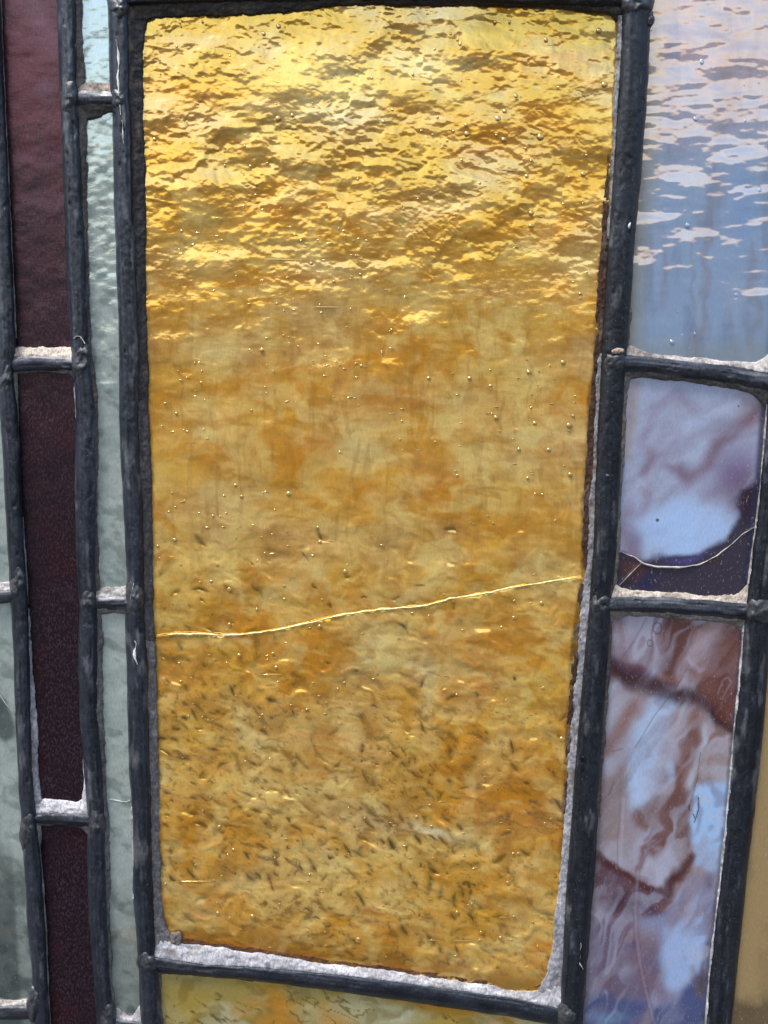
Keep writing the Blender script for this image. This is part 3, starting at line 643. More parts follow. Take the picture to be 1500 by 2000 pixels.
def tube(name, pts, wid, mat, parent, h0=1.0, hgt=1.6, label=None, seed=1, jag=1.0):
    pts = np.array(pts, float); seg = np.r_[0, np.cumsum(np.hypot(*np.diff(pts, axis=0).T))]
    s = np.arange(0, seg[-1], 2.0); x = np.interp(s, seg, pts[:, 0]); y = np.interp(s, seg, pts[:, 1])
    kk = np.ones(7) / 7
    x = np.convolve(np.pad(x, 3, mode='edge'), kk, 'valid'); y = np.convolve(np.pad(y, 3, mode='edge'), kk, 'valid')
    dx = np.gradient(x); dy = np.gradient(y); L = np.hypot(dx, dy) + 1e-9; nx, ny = -dy / L, dx / L
    w_ = wid / 2 * (1 + .6 * fbm(s, s * 0, 22, 1, seed, 3)) * np.clip(np.minimum(s, s[-1] - s) / 40, .25, 1)
    j = fbm(s, s * 0, 14, 1, seed + 4, 3) * jag
    u = np.array([-1, -.6, 0, .6, 1.0]); hh = np.array([-1.5, hgt * .7, hgt, hgt * .7, -1.5])
    X = (x + nx * j)[:, None] + nx[:, None] * w_[:, None] * u; Y = (y + ny * j)[:, None] + ny[:, None] * w_[:, None] * u
    V = P(X, Y, h0 + hh[None] * np.ones(X.shape)).reshape(-1, 3)
    n, m = X.shape; idx = np.arange(n * m).reshape(n, m)
    q = np.stack([idx[:-1, :-1], idx[1:, :-1], idx[1:, 1:], idx[:-1, 1:]], -1).reshape(-1, 4)
    return mesh(name, V, q, mat, parent, label=label)

tube('crack', CRK, 3.8, M_crack, gold, .6, 1.4, 'bright yellow crack running across the gold pane', 11, .8)

# air bubbles and glinting ridges, too many and too small to count
def domes(name, items, mat, parent, col=(190, 150, 80)):
    """items: x, y, rx, ry, rot, h ; low domes sitting in the glass skin"""
    Vs, Qs, off = [], [], 0
    nr, na = 5, 12
    r = np.linspace(0.0, 1, nr); a = np.linspace(0, 2 * math.pi, na, endpoint=False); A, Rr = np.meshgrid(a, r)
    ht = np.sqrt(np.clip(1 - Rr ** 2, 0, 1)); idx = np.arange(nr * na).reshape(nr, na); rr = np.roll(idx, -1, 1)
    q = np.stack([idx[:-1], idx[1:], rr[1:], rr[:-1]], -1).reshape(-1, 4)
    for x, y, rx, ry, rot, h in items:
        if mat is M_bubw: rx, ry, h = rx * .7, ry * .75, h * .6
        c, s = math.cos(R(rot)), math.sin(R(rot)); u = np.cos(A) * Rr * rx; v = np.sin(A) * Rr * ry
        Vs.append(P(x + u * c - v * s, y + u * s + v * c, -.4 + ht * h * .5).reshape(-1, 3)); Qs.append(q + off); off += nr * na
    V = np.vstack(Vs); cc = np.ones((len(V), 3)) * lin(col)
    return mesh(name, V, np.vstack(Qs), mat, parent, cc, stuff=True)

r = random.Random(5)
bub = [(448, 1152, 6), (624, 1224, 5), (564, 965, 5.5), (956, 1116, 5.5), (868, 1162, 4.5), (886, 1174, 4.5), (936, 1183, 4), (1004, 1207, 4.5), (1058, 1179, 5), (1170, 59, 5.5), (900, 86, 5.5), (880, 66, 3.5), (894, 78, 3), (849, 96, 3.5),
       (943, 102, 4), (1067, 78, 4), (1181, 165, 6.5), (973, 232, 6.5), (1008, 188, 5), (986, 217, 5), (1056, 267, 7), (984, 272, 5), (912, 261, 5.5), (911, 244, 5), (890, 372, 4), (1038, 416, 5), (1037, 441, 5), (544, 51, 5), (515, 66, 4),
       (543, 231, 5.5), (571, 225, 4), (1100, 708, 5), (1033, 727, 5), (917, 739, 4.5), (958, 754, 4), (969, 816, 5), (1045, 827, 4.5), (1112, 831, 6), (1014, 878, 4), (1072, 879, 4.5), (1114, 927, 5), (893, 929, 4), (1101, 1276, 6), (1098, 1445, 7),
       (766, 1544, 6), (868, 1478, 4), (980, 1226, 4), (700, 1836, 6), (493, 1792, 6), (425, 1785, 5), (428, 1616, 4.5), (893, 1783, 4.5), (940, 1822, 4), (978, 1833, 5), (1011, 1911, 5), (1140, 340, 5), (1150, 1060, 3), (353, 1332, 4), (625, 1059, 4.5),
       (353, 1104, 5), (425, 1104, 5), (341, 1055, 4.5), (460, 948, 4), (472, 970, 4), (674, 1117, 5), (555, 1145, 4), (620, 1137, 4), (448, 1220, 4), (805, 1198, 3.5), (937, 358, 4), (672, 1334, 3.5), (1013, 1668, 4), (1033, 1731, 4.5), (992, 1725, 4.5), (1065, 1609, 4)]
items = [(x, y, s * 1.0, s * .95, 0, s * .95) for x, y, s in bub]
for _ in range(260):
    y = r.uniform(40, 1870); x = r.uniform(300, 1180 - max(0, y - 200) * .06)
    s = r.uniform(1.4, 3.2) if r.random() < .85 else r.uniform(3, 4.4)
    items.append((x, y, s * r.uniform(.9, 1.2), s, 0, s * .9))
domes('air_bubbles', items, M_bub, gold)
items = []
for _ in range(520):
    y = 1880 - 1500 * r.random() ** .8; x = r.uniform(296, 1170 - max(0, y - 200) * .06)
    big = r.random() < .12
    items.append((x, y, r.uniform(3, 8) if big else r.uniform(1.5, 5), r.uniform(.8, 1.5), r.gauss(-2, 9), r.uniform(.9, 1.6)))
for x, y, L_ in [(545, 507, 40), (700, 851, 55), (478, 903, 50), (540, 912, 60), (900, 1838, 30), (530, 1318, 22), (855, 1837, 22), (985, 1792, 12), (380, 1722, 40), (600, 556, 10), (1000, 333, 30), (640, 600, 30)]:
    items.append((x, y, L_, 1.3, r.gauss(1, 2), 1.3))
domes('glint_ridges', items, M_bub, gold)

# lowest gold pane
def gold2_col(X, Y):
    wx = X + fbm(X, Y, 60, 50, 331, 4) * 22; wy = Y + fbm(X, Y, 60, 50, 341, 4) * 18
    col = np.ones(X.shape + (3,)) * lin((176, 160, 92))
    col = mix(col, (205, 140, 20), sstep(0, .7, fbm(wx, wy, 90, 60, 351, 4)) * .8)
    col = mix(col, (206, 212, 178), sstep(.1, .8, fbm(wx, wy, 80, 60, 361, 4)) * .7)
    for x, y, rx, ry, c, a in [(540, 1965, 45, 60, (214, 140, 6), .9), (360, 1960, 60, 30, (190, 160, 60), .7), (655, 1990, 30, 30, (212, 150, 30), .8), (760, 1985, 60, 30, (208, 216, 190), .9), (620, 1935, 60, 20, (176, 170, 100), .7), (880, 2005, 60, 30, (196, 170, 60), .8), (360, 1922, 60, 12, (150, 152, 110), .8), (700, 1960, 40, 30, (190, 205, 180), .6)]:
        col = blob(col, wx, wy, x, y, rx, ry, c, a, 0, 1.2)
    col = mix(col, (120, 104, 40), sstep(.1, .8, fbm(wx, wy, 40, 26, 375, 4)) * .55)
    col = mix(col, (70, 58, 22), (1 - sstep(.03, .14, np.abs(fbm(X, Y, 50, 18, 371, 3, 28)))) * sstep(.1, .5, fbm(X, Y, 50, 30, 377, 3)) * .8)
    return col * 1.05
pane('mottled yellow and pale green pane under the gold one', [(300, 1880), (500, 1896), (700, 1916), (900, 1944), (1110, 1982), (1100, 2160), (306, 2160)], M_gold, gold2_col,
     lambda X, Y: fbm(X, Y, 60, 30, 401, 4) * 1.1, 2.5)
pane('gold pane above the tall one', [(240, -160), (1235, -160), (1228, -20), (240, -20)], M_gold, lambda X, Y: gold_col(X, Y + 400), lambda X, Y: fbm(X, Y, 70, 30, 411, 4) * 1.5, 4)

# red panes
def red_col(X, Y):
    col = np.ones(X.shape + (3,)) * lin((17, 8, 17))
    n = fbm(X, Y, 70, 90, 431, 5)
    col = mix(col, (44, 4, 10), sstep(-.1, .8, n) * .55)
    top = 1 - sstep(180, 420, Y + fbm(X, Y, 60, 60, 441, 4) * 90)  # sky sheen over the upper red, painted as colour
    col = mix(col, (70, 8, 18), top * .75)
    col = mix(col, (72, 52, 66), top * sstep(.1, .8, fbm(X, Y, 60, 80, 451, 4, 30)) * .7)  # pale haze of the sheen, painted in
    col = blob(col, X, Y, 75, 30, 26, 90, (96, 74, 88), .5, -25)
    col = mix(col, (20, 12, 22), sstep(.1, .9, fbm(X, Y, 80, 60, 461, 4)) * .7)
    # soot along the left rim
    dl = X - I(cA, Y[:, 0], 2)[:, None]
    col = mix(col, (18, 18, 24), (1 - sstep(8, 20, dl + fbm(X, Y, 20, 40, 471, 3) * 4)) * .9 * sstep(700, 860, Y) * (1 - sstep(1240, 1330, Y)))
    return col
for lab, y0, y1 in (('tall dark red pane, brightest at its top', -160, 705), ('long near-black red pane framed in pale putty', 712, 1592), ('lowest near-black red pane', 1600, 2160)):
    ys = np.linspace(y0, y1, 8)
    pane(lab, [(I(cA, y, 2) - 9, y) for y in ys][::-1] + [(I(cB, y, 1) + 9, y) for y in ys], M_red, red_col, lambda X, Y: fbm(X, Y, 50, 40, 481, 4) * 1.2, 3)

# green panes
def green_col(X, Y):
    col = np.ones(X.shape + (3,)) * lin((170, 180, 174))
    col = mix(col, (132, 150, 144), sstep(0, .8, fbm(X, Y, 50, 60, 501, 4)) * .6)
    col = mix(col, (168, 178, 168), sstep(.1, .9, fbm(X, Y, 40, 70, 511, 4)) * .6)
    col = mix(col, (96, 108, 102), sstep(.15, .8, fbm(X, Y, 34, 20, 521, 4, 20)) * .55)
    col = mix(col, (152, 184, 194), (1 - sstep(120, 330, Y)) * .8)
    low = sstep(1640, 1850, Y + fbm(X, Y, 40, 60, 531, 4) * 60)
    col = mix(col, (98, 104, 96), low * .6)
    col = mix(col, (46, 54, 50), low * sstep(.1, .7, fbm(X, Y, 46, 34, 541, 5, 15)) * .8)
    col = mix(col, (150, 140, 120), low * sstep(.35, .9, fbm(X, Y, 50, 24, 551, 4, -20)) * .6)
    # darker spots seen in the upper strip
    for x, y, rx, ry in [(200, 255, 17, 9), (176, 298, 8, 12), (212, 288, 6, 6), (200, 340, 40, 12), (200, 540, 14, 9)]:
        col = blob(col, X + fbm(X, Y, 14, 12, 561, 3) * 4, Y, x, y, rx, ry, (104, 130, 130), .85, 0, 2.4)
    return col
def green_h(X, Y): return fbm(X, Y, 44, 34, 571, 4) * 1.1 + fbm(X, Y, 16, 12, 575, 2) * .25
g_panes = []
for lab, y0, y1 in (('topmost pale aqua pane', -160, 186), ('long narrow pale green pane', 190, 1180), ('lower narrow pale green pane with a crack and dark smudges', 1180, 2004), ('pale green pane at the bottom edge', 2012, 2160)):
    ys = np.linspace(y0, y1, 9)
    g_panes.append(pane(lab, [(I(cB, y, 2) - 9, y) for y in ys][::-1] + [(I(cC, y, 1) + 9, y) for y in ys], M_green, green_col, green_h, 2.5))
tube('crack', [(212, 1562), (228, 1563), (238, 1567), (250, 1566), (256, 1560)], 3.5, rough_mat('green_crack', (.45, .6, .5, 1), (.7, .8, .7, 1), .3), g_panes[2], .6, 1.4, 'short pale crack in the green pane', 31)

def left_col(X, Y):
    col = green_col(X, Y)
    col = region(col, X, Y, [(-20, 1350), (10, 1365), (32, 1420), (28, 1440), (10, 1450), (-20, 1430)], (42, 58, 54), .85, 14)
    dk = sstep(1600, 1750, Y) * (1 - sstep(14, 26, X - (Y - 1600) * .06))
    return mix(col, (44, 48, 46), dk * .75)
lp = []
for lab, y0, y1 in (('pale green pane at the left edge', 690, 1165), ('pale green pane at the lower left edge with thin scratches', 1165, 1975), ('green pane in the lower left corner', 1980, 2160), ('pale green pane hidden at the upper left', -160, 690)):
    ys = np.linspace(y0, y1, 7)
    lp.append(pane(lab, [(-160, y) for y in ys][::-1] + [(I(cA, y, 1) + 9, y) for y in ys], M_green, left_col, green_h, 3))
tube('crack', [(-30, 1310), (0, 1357), (14, 1378), (31, 1400)], 3.0, M_crackw, lp[1], .6, 1.4, 'fine pale crack at the left edge', 33)

# blue and pink pane
def blue_col(X, Y):
    wx = X + fbm(X, Y, 50, 60, 601, 4) * 14; wy = Y + fbm(X, Y, 50, 60, 611, 4) * 16
    col = np.ones(X.shape + (3,)) * lin((138, 176, 216))
    col = mix(col, (190, 172, 180), (1 - sstep(60, 400, wy)) * .85)  # pinkish sky reflection painted into the upper part
    col = mix(col, (150, 178, 206), sstep(0, .8, fbm(X, Y, 30, 140, 621, 4)) * .5)
    col = mix(col, (100, 134, 178), sstep(.1, .9, fbm(X, Y, 40, 160, 631, 4)) * .5)
    for pts, wd, a in [([(1392, 470), (1386, 560), (1372, 690)], 14, .6), ([(1365, 420), (1352, 560), (1358, 690)], 10, .4), ([(1480, 480), (1470, 600), (1466, 680)], 16, .6), ([(1300, 430), (1290, 600)], 14, .3),
                       ([(1420, 30), (1430, 140), (1410, 260)], 30, .5), ([(1480, 60), (1470, 170)], 14, .5), ([(1330, 250), (1300, 330)], 30, .3), ([(1395, 360), (1385, 460)], 30, .5), ([(1300, 90), (1280, 260)], 26, .3)]:
        col = stroke(col, wx, Y, pts, wd, (122, 112, 120), a * .62, .98)
    col = blob(col, X, Y, 1450, 400, 26, 90, (118, 168, 220), .7, 0, 1.2)
    dl = X - I(cD, Y[:, 0], 2)[:, None]
    col = mix(col, (140, 152, 144), (1 - sstep(4, 52, dl)) * .75)
    col = mix(col, (132, 150, 152), sstep(640, 700, Y) * .6)
    return col
def blue_h(X, Y):
    h = fbm(X + fbm(X, Y, 40, 30, 655, 3) * 10, Y, 112, 40, 651, 3, -4, .42) * 1.55
    return h + fbm(X, Y, 22, 11, 661, 3, -5) * .17 * (1 - sstep(500, 640, Y))
ys = np.linspace(-160, 716, 8)
bl = pane('large blue opal pane with pinkish reflections', [(I(cD, y, 2) - 12, y) for y in ys][::-1] + [(I(cE, y, 1) + 12, y) for y in ys], M_opal, blue_col, blue_h, 2.0)
domes('air_bubbles', [(1371, 121, 6, 8, 0, 5), (1359, 232, 7, 8, 0, 6), (1456, 236, 4.5, 5, 0, 4), (1280, 252, 4, 4, 0, 4), (1289, 233, 3, 3, 0, 3), (1343, 440, 6, 7, 0, 4), (1438, 576, 7, 7, 0, 5), (1313, 668, 6, 6, 0, 5), (1349, 563, 4, 4, 0, 3),
     (1484, 372, 6, 8, 0, 4), (1307, 218, 2, 5, 0, 3), (1346, 370, 4, 4, 0, 3), (1357, 652, 3, 5, 0, 3)] + [(r.uniform(1250, 1490), r.uniform(20, 680), 1.8, 1.8, 0, 1.5) for _ in range(22)], M_bubw, bl, (150, 170, 200))

# violet pane with the broken corner
ARC = [(1252, 1098), (1262, 1103), (1290, 1108), (1330, 1108.5), (1366, 1103), (1400, 1086), (1428, 1064), (1448, 1045), (1476, 1028)]
def violet_col(X, Y):
    wx = X + fbm(X, Y, 50, 50, 701, 4) * 12; wy = Y + fbm(X, Y, 50, 50, 711, 4) * 12
    col = np.ones(X.shape + (3,)) * lin((160, 170, 196))
    col = blob(col, wx, wy, 1330, 1035, 92, 58, (168, 196, 236), .95, 0, 1.6)
    col = blob(col, wx, wy, 1230, 1060, 26, 60, (112, 84, 110), .8, 0, 1.4)
    col = blob(col, wx, wy, 1440, 930, 55, 60, (112, 92, 128), .9, 0, 1.4)
    col = blob(col, wx, wy, 1462, 990, 30, 50, (64, 46, 82), .9, 0, 1.5)
    col = blob(col, wx, wy, 1465, 800, 30, 50, (142, 118, 116), .7, 0, 1.4)
    S_ = lambda c_, p, w_, c, a: stroke(c_, wx, wy, p, w_, c, a, .95)
    col = S_(col, [(1262, 935), (1290, 905), (1325, 905), (1352, 935), (1378, 905), (1402, 862), (1440, 826), (1482, 806)], 26, (116, 88, 108), .85)
    col = S_(col, [(1228, 1000), (1262, 1000), (1268, 930), (1275, 880)], 12, (134, 108, 128), .6)
    col = S_(col, [(1258, 870), (1280, 800), (1330, 760), (1350, 790)], 20, (140, 122, 148), .55)
    col = S_(col, [(1222, 900), (1224, 830), (1236, 760)], 22, (160, 140, 134), .7)
    col = S_(col, [(1290, 880), (1350, 840), (1400, 800), (1470, 770)], 10, (176, 186, 214), .7)
    col = S_(col, [(1240, 980), (1300, 900), (1370, 880)], 12, (172, 182, 210), .7)
    col = S_(col, [(1320, 870), (1340, 845)], 6, (120, 100, 130), .6)
    col = stroke(col, X, Y, [(1390, 875), (1430, 858), (1485, 842)], 2.5, (96, 76, 90), .8)
    col = mix(col, (136, 122, 140), sstep(.1, .8, fbm(wx, wy, 60, 24, 721, 4, -30)) * .4)
    col = blur(col, 5)
    col = blob(col, wx, wy, 1330, 1040, 84, 50, (166, 194, 236), .6, 0, 1.6)
    st = .6 * fbm(wx, wy, 150, 18, 781, 4, -38)
    col = mix(col, (182, 192, 216), sstep(.1, .8, st) * .3); col = mix(col, (118, 92, 104), sstep(.15, .9, -st) * .32 * (1 - sstep(950, 1010, Y)))
    # dark foot of the sheet, below the broken curve
    low = [(1190, 1078), (1215, 1078), (1250, 1094), (1290, 1088), (1330, 1078), (1375, 1080), (1410, 1056), (1440, 1010), (1448, 960), (1500, 940), (1500, 1200), (1190, 1200)]
    col = region(col, wx * .5 + X * .5, wy * .5 + Y * .5, low, (40, 26, 42), .95, 14)
    col = blob(col, wx, wy, 1340, 1092, 40, 10, (74, 70, 130), .8, -4, 1.4)
    col = blob(col, wx, wy, 1260, 1130, 30, 26, (30, 36, 72), .8, 0, 1.4)
    col = blob(col, wx, wy, 1235, 1110, 20, 22, (84, 52, 54), .8, 0, 1.4)
    col = mix(col, (70, 32, 34), sstep(.1, .8, fbm(X, Y, 40, 30, 731, 4)) * .6 * inpoly(X, Y, [(1190, 1105), (1252, 1100), (1330, 1110), (1400, 1088), (1480, 1030), (1500, 1200), (1190, 1200)]))
    d = I(cE, Y[:, 0], 1)[:, None] - X
    col = mix(col, (38, 42, 70), (1 - sstep(8, 20, d)) * .85 * sstep(770, 800, Y))
    col = blob(col, X, Y, 1284, 1016, 3.2, 3.2, (14, 20, 20), .95, 0, 3); col = blob(col, X, Y, 1442, 793, 2, 2, (20, 20, 26), .9, 0, 3)
    return col
vp = [(1216, 724), (1215, 900), (1196, 1100), (1186, 1180), (1476, 1196), (1480, 1100), (1500, 900), (1512, 760)]
vio = pane('violet blue pane with a curved crack across its dark lower corner', vp[::-1], M_swirl, violet_col, lambda X, Y: fbm(X, Y, 90, 70, 741, 3) * 2.2, 2.0)
tube('crack', [(1208, 1076), (1222, 1082), (1240, 1088)] + ARC, 3.0, M_crackw, vio, 1.2, 1.6, 'curved white crack', 41, .5)
tube('crack', [(1254, 1099), (1232, 1120), (1208, 1145)], 2.4, M_crackw, vio, 1.2, 1.6, 'short straight white crack', 43, .4)

# brown swirled pane
def swirl_col(X, Y):
    wx = X + fbm(X, Y, 60, 60, 801, 4) * 9; wy = Y + fbm(X, Y, 60, 60, 811, 4) * 10
    col = np.ones(X.shape + (3,)) * lin((152, 146, 160))
    S_ = lambda c_, p, w_, c, a=.9, s=.9: stroke(c_, wx, wy, p, w_, c, a, s)
    G = lambda c_, p, c, a=.9, s=12: region(c_, wx, wy, p, c, a, s)
    # upper part
    col = G(col, [(1190, 1200), (1330, 1200), (1300, 1290), (1180, 1290)], (144, 134, 150), .9, 20)
    col = G(col, [(1312, 1200), (1400, 1205), (1372, 1240), (1330, 1290), (1310, 1330), (1270, 1300)], (92, 50, 38), .95, 16)
    col = S_(col, [(1408, 1222), (1372, 1250), (1342, 1300), (1318, 1350)], 34, (158, 138, 146), .9)
    col = G(col, [(1420, 1200), (1460, 1210), (1455, 1420), (1400, 1400), (1360, 1350), (1400, 1290)], (104, 58, 48), .92, 18)
    col = G(col, [(1345, 1350), (1365, 1290), (1400, 1270), (1400, 1320), (1370, 1345)], (140, 108, 108), .8, 16)
    col = S_(col, [(1175, 1300), (1220, 1318), (1260, 1330), (1310, 1350), (1350, 1368), (1400, 1392), (1430, 1420)], 38, (56, 28, 34), .97)
    col = S_(col, [(1230, 1300), (1290, 1316), (1330, 1330)], 9, (140, 92, 84), .7)
    col = S_(col, [(1180, 1290), (1230, 1305), (1270, 1312)], 16, (78, 62, 104), .7)
    col = S_(col, [(1290, 1335), (1330, 1345)], 9, (164, 150, 162), .7)
    # below the dark band
    col = G(col, [(1300, 1392), (1350, 1390), (1400, 1400), (1432, 1440), (1430, 1540), (1320, 1540)], (146, 122, 120), .9, 10)
    col = S_(col, [(1205, 1350), (1190, 1420), (1180, 1480)], 40, (170, 176, 196), .9)
    col = S_(col, [(1250, 1350), (1225, 1400), (1205, 1440), (1190, 1470)], 24, (124, 84, 76), .85)
    col = S_(col, [(1290, 1370), (1262, 1430), (1252, 1500), (1250, 1560)], 46, (172, 194, 228), .95)
    col = S_(col, [(1360, 1400), (1345, 1460), (1325, 1510), (1320, 1560)], 30, (112, 68, 58), .88)
    col = S_(col, [(1345, 1385), (1330, 1430), (1300, 1480)], 20, (154, 150, 166), .6)
    col = S_(col, [(1378, 1420), (1364, 1480), (1356, 1540)], 12, (176, 184, 200), .9)
    col = S_(col, [(1300, 1490), (1306, 1520)], 14, (160, 178, 208), .9)
    col = G(col, [(1172, 1520), (1220, 1490), (1235, 1560), (1215, 1640), (1170, 1640)], (138, 124, 124), .85, 18)
    col = G(col, [(1235, 1590), (1290, 1560), (1340, 1540), (1350, 1620), (1340, 1700), (1320, 1720), (1290, 1690), (1250, 1640)], (112, 82, 78), .92, 20)
    col = G(col, [(1195, 1640), (1240, 1625), (1290, 1632), (1268, 1660), (1250, 1730), (1210, 1700), (1180, 1670)], (164, 160, 176), .85, 18)
    col = G(col, [(1262, 1668), (1300, 1655), (1330, 1690), (1310, 1730), (1275, 1735), (1255, 1715)], (164, 160, 178), .85, 14)
    col = S_(col, [(1288, 1632), (1262, 1650), (1250, 1690)], 9, (108, 58, 50), .8)
    col = S_(col, [(1272, 1670), (1283, 1680), (1292, 1668), (1290, 1645)], 12, (112, 62, 56), .85)
    # bright blue right flank
    col = region(col, wx, Y, [(1352, 1560), (1372, 1528), (1425, 1520), (1424, 1700), (1395, 1712), (1368, 1692), (1352, 1690), (1346, 1620)], (160, 196, 238), .95, 12)
    col = G(col, [(1364, 1500), (1430, 1460), (1430, 1522), (1372, 1530)], (160, 152, 156), .7, 14)
    # dark curl
    col = G(col, [(1160, 1655), (1200, 1682), (1250, 1725), (1300, 1742), (1320, 1760), (1290, 1790), (1220, 1800), (1160, 1760)], (84, 54, 68), .9, 14)
    col = S_(col, [(1165, 1660), (1215, 1700), (1262, 1733), (1300, 1735), (1330, 1715), (1346, 1680)], 15, (84, 40, 42), .9)
    col = S_(col, [(1340, 1690), (1336, 1730), (1310, 1756), (1280, 1776)], 16, (120, 82, 78), .8)
    col = blob(col, wx, wy, 1215, 1765, 36, 22, (62, 34, 48), .85, 0, 1.4)
    # lower part
    col = G(col, [(1150, 1790), (1250, 1800), (1300, 1770), (1345, 1720), (1420, 1700), (1410, 2170), (1130, 2170)], (128, 134, 168), .92, 22)
    col = G(col, [(1150, 1780), (1230, 1795), (1285, 1850), (1295, 1930), (1260, 1960), (1140, 1960)], (100, 84, 104), .85, 30)
    col = blob(col, wx, wy, 1250, 1830, 44, 24, (126, 102, 112), .7, 30, 1.3)
    col = G(col, [(1290, 1810), (1380, 1790), (1385, 1890), (1350, 1935), (1310, 1925), (1290, 1870)], (158, 180, 222), .92, 22)
    col = S_(col, [(1235, 1850), (1255, 1900), (1300, 1940)], 30, (120, 96, 112), .6)
    col = G(col, [(1130, 1940), (1300, 1965), (1330, 1945), (1370, 1900), (1400, 1950), (1400, 2170), (1130, 2170)], (60, 72, 118), .88, 26)
    col = blob(col, wx, wy, 1180, 1992, 40, 14, (110, 142, 176), .7, 0, 1.2)
    col = blob(col, wx, wy, 1232, 1850, 16, 6, (44, 44, 90), .6); col = blob(col, wx, wy, 1262, 1775, 34, 5, (60, 46, 90), .7, 8)
    col = blob(col, wx, wy, 1385, 1725, 10, 16, (50, 66, 110), .7)
    col = S_(col, [(1384, 1850), (1376, 1890), (1376, 1940)], 9, (76, 58, 56), .8)
    col = S_(col, [(1356, 1890), (1362, 1920), (1376, 1950)], 8, (96, 82, 80), .8)
    col = blur(col, 4) * .6 + blur(col, 1) * .4
    fl = fbm(wx + fbm(X, Y, 90, 140, 891, 2) * 40, wy, 150, 70, 893, 3, -58)
    rb = .5 + .5 * np.sin(fl * 6 + 1)
    am = sstep(-.5, .6, fbm(X, Y, 110, 150, 897, 3))
    col = mix(col, (104, 66, 60), sstep(.55, 1, rb) * am * .42)
    col = mix(col, (184, 190, 212), sstep(.6, 1, 1 - rb) * am * .42)
    st = fbm(wx, wy, 190, 20, 881, 4, -58); sm = fbm(wx, wy, 120, 60, 885, 4, -50)
    col = mix(col, (178, 178, 196), sstep(.25, .9, st) * .22); col = mix(col, (96, 62, 60), sstep(.25, .9, -st) * .25)
    col = mix(col, (150, 120, 112), sstep(.1, .9, sm) * .35)
    c2 = stroke(col, wx, wy, [(1175, 1300), (1220, 1318), (1260, 1330), (1310, 1350), (1350, 1368), (1400, 1392), (1430, 1420)], 30, (58, 28, 34), .8, .9)
    c2 = region(c2, wx, wy, [(1395, 1240), (1460, 1220), (1455, 1420), (1410, 1395), (1365, 1360)], (96, 50, 40), .55, 20)
    c2 = stroke(c2, wx, wy, [(1165, 1660), (1215, 1700), (1262, 1733), (1300, 1735), (1330, 1715), (1346, 1680)], 14, (72, 32, 34), .75, .8)
    col = c2
    # twin drawn lines (a folded thread of glass)
    for off, c, wd in ((0, (150, 134, 152), 6), (-4, (96, 62, 64), 2.5), (4, (84, 62, 76), 2)):
        col = stroke(col, X, Y, [(1292 + off, 1640), (1262 + off, 1660), (1246 + off, 1700), (1241 + off, 1780), (1243 + off, 1830), (1250 + off, 1880), (1260 + off, 1930), (1278 + off, 1998)], wd, c, .36, .95)
    col = stroke(col, X, Y, [(1218, 1560), (1214, 1640), (1212, 1690)], 6, (186, 184, 198), .3, .95)
    col = stroke(col, X, Y, [(1212, 1570), (1206, 1640), (1206, 1690)], 2, (120, 104, 110), .5)
    for p in ([(1262, 1208), (1240, 1250), (1212, 1290)], [(1346, 1298), (1320, 1345), (1280, 1395), (1240, 1460)], [(1440, 1250), (1400, 1310), (1360, 1350)], [(1170, 1570), (1190, 1550), (1200, 1528)], [(1196, 1468), (1216, 1462)], [(1368, 1470), (1362, 1520), (1348, 1570)]):
        col = stroke(col, X, Y, p, 2.0, (74, 44, 48), .5)
    for x, y, a, b in ((1284, 1227, 8, 11), (1307, 1215, 4, 5), (1270, 1256, 6, 6)):
        d = np.abs(np.hypot((X - x) / a, (Y - y) / b) - 1) * min(a, b)
        col = mix(col, (74, 60, 72), (1 - sstep(.5, 1.8, d)) * .6)
    for p in ([(1402, 1355), (1412, 1328), (1422, 1323), (1428, 1332), (1410, 1365)],):
        col = stroke(col, X, Y, p, 2.4, (150, 128, 134), .6)
    # hair-thin black fibre
    for p in ([(1346, 1572), (1346, 1582)], [(1364, 1558), (1365, 1578), (1360, 1594), (1356, 1606)], [(1354, 1590), (1358, 1600)]):
        col = stroke(col, X, Y, p, 2.2, (20, 20, 30), .9, .4)
    dl = X - I(cD, Y[:, 0], 2)[:, None]
    col = mix(col, (92, 76, 72), (1 - sstep(4, 18, dl)) * .5)
    d = I(cE, Y[:, 0], 1)[:, None] - X + fbm(X, Y, 10, 16, 821, 3) * 2
    col = mix(col, (44, 52, 74), (1 - sstep(5, 13, d)) * .6)
    return col
ys = np.linspace(1196, 2160, 9)
sw = pane('tall swirled pane of brown, lilac and light blue', [(I(cD, y, 2) - 10, y) for y in ys][::-1] + [(I(cE, y, 1) + 10, y) for y in ys], M_swirl, swirl_col, lambda X, Y: fbm(X, Y, 80, 110, 841, 3) * 2.0, 2.0)

# plain tan pane at the right edge
def tan_col(X, Y):
    col = np.ones(X.shape + (3,)) * lin((158, 134, 92))
    col = mix(col, (140, 116, 80), sstep(0, .8, fbm(X, Y, 30, 60, 861, 4)) * .6)
    dk = sstep(1930, 1975, Y + fbm(X, Y, 40, 30, 865, 4) * 18)
    return mix(col, (84, 70, 52), dk * .8)
ys = np.linspace(1190, 2160, 7)
pane('plain tan pane at the lower right edge', [(I(cE, y, 2) - 10, y) for y in ys][::-1] + [(1660, y) for y in ys], M_swirl, tan_col, lambda X, Y: fbm(X, Y, 80, 110, 871, 3) * 1.0, 4)
ys = np.linspace(-160, 1190, 7)
pane('tan pane outside the right came', [(I(cE, y, 2) - 10, y) for y in ys][::-1] + [(1690, y) for y in ys], M_swirl, tan_col, lambda X, Y: fbm(X, Y, 80, 110, 873, 3) * 1.0, 5)

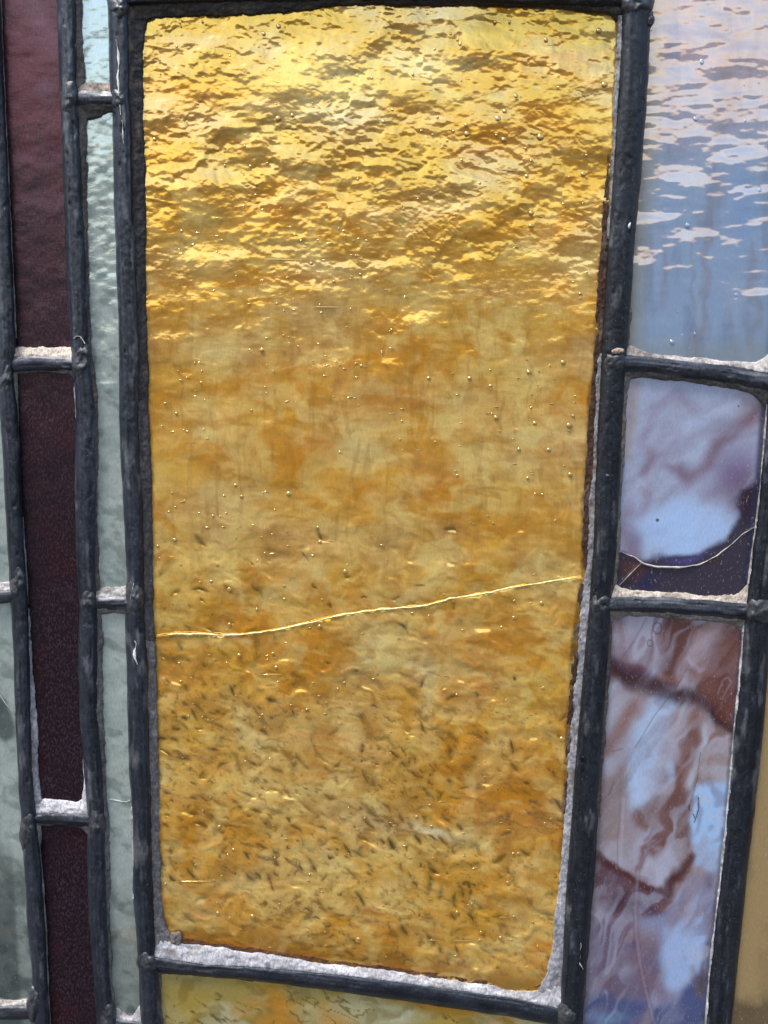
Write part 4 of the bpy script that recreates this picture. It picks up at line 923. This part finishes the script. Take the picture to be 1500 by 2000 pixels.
# ---- small marks on the lead ------------------------------------------------------------
def lump(name, x, y, rx, ry, rot, h0, h, mat, label, seed):
    nr, na = 8, 20
    rr_ = np.linspace(0, 1, nr); a = np.linspace(0, 2 * math.pi, na, endpoint=False); A, Q = np.meshgrid(a, rr_)
    wob = 1 + .22 * fbm(np.cos(A) * 30, np.sin(A) * 30, 22, 22, seed, 3)
    c, s = math.cos(R(rot)), math.sin(R(rot)); u = np.cos(A) * Q * rx * wob; v = np.sin(A) * Q * ry * wob
    H = h0 + h * np.sqrt(np.clip(1 - Q ** 2, 0, 1)) * (1 + .3 * fbm(u, v, 5, 5, seed + 5, 2)) - 3 * (Q > .99)
    V = P(x + u * c - v * s, y + u * s + v * c, H).reshape(-1, 3); idx = np.arange(nr * na).reshape(nr, na); r2 = np.roll(idx, -1, 1)
    q = np.stack([idx[:-1], idx[1:], r2[1:], r2[:-1]], -1).reshape(-1, 4)
    return mesh(name, V, q, mat, root, label=label)
lump('putty_crumb', 1206, 686, 13, 6, -12, 22, 6, M_crumb, 'tan crumb stuck on the widest came', 901)
lump('paint_chip', 1229, 441, 3.4, 7, 20, 18, 3, M_chip, 'tiny white chip on the widest came', 903)
lump('paint_chip', 342, 1835, 13, 18, 8, 2, 4, rough_mat('bare_spot', (.13, .11, .1, 1), (.18, .15, .14, 1), .8), 'brown bare spot in the white corner putty', 905)
lump('solder_drip', 1270, 36, 8, 18, 10, 6, 8, M_solder, 'small solder drip at the top of the widest came', 907)
lump('putty_crumb', 1188, 930, 7, 5, 20, 19, 4, M_solder, 'small grey lump on the widest came', 909)
for p, wd in (([(226, 75), (232, 110), (230, 150), (233, 200), (236, 228)], 4.5), ([(238, 232), (240, 255), (241, 282)], 3.5), ([(262, 1250), (266, 1258), (262, 1275), (268, 1300)], 9), ([(254, 1172), (259, 1150), (262, 1136)], 3), ([(142, 662), (155, 655), (168, 674)], 4),
              ([(1135, 1840), (1130, 1880), (1140, 1895)], 6)):
    tube('paint_scrape', p, wd, M_chip if wd < 6 else M_putty_l if 'M_putty_l' in globals() else M_chip, root, 19, 1.6, 'pale scrape on the lead', 51, 1.2)
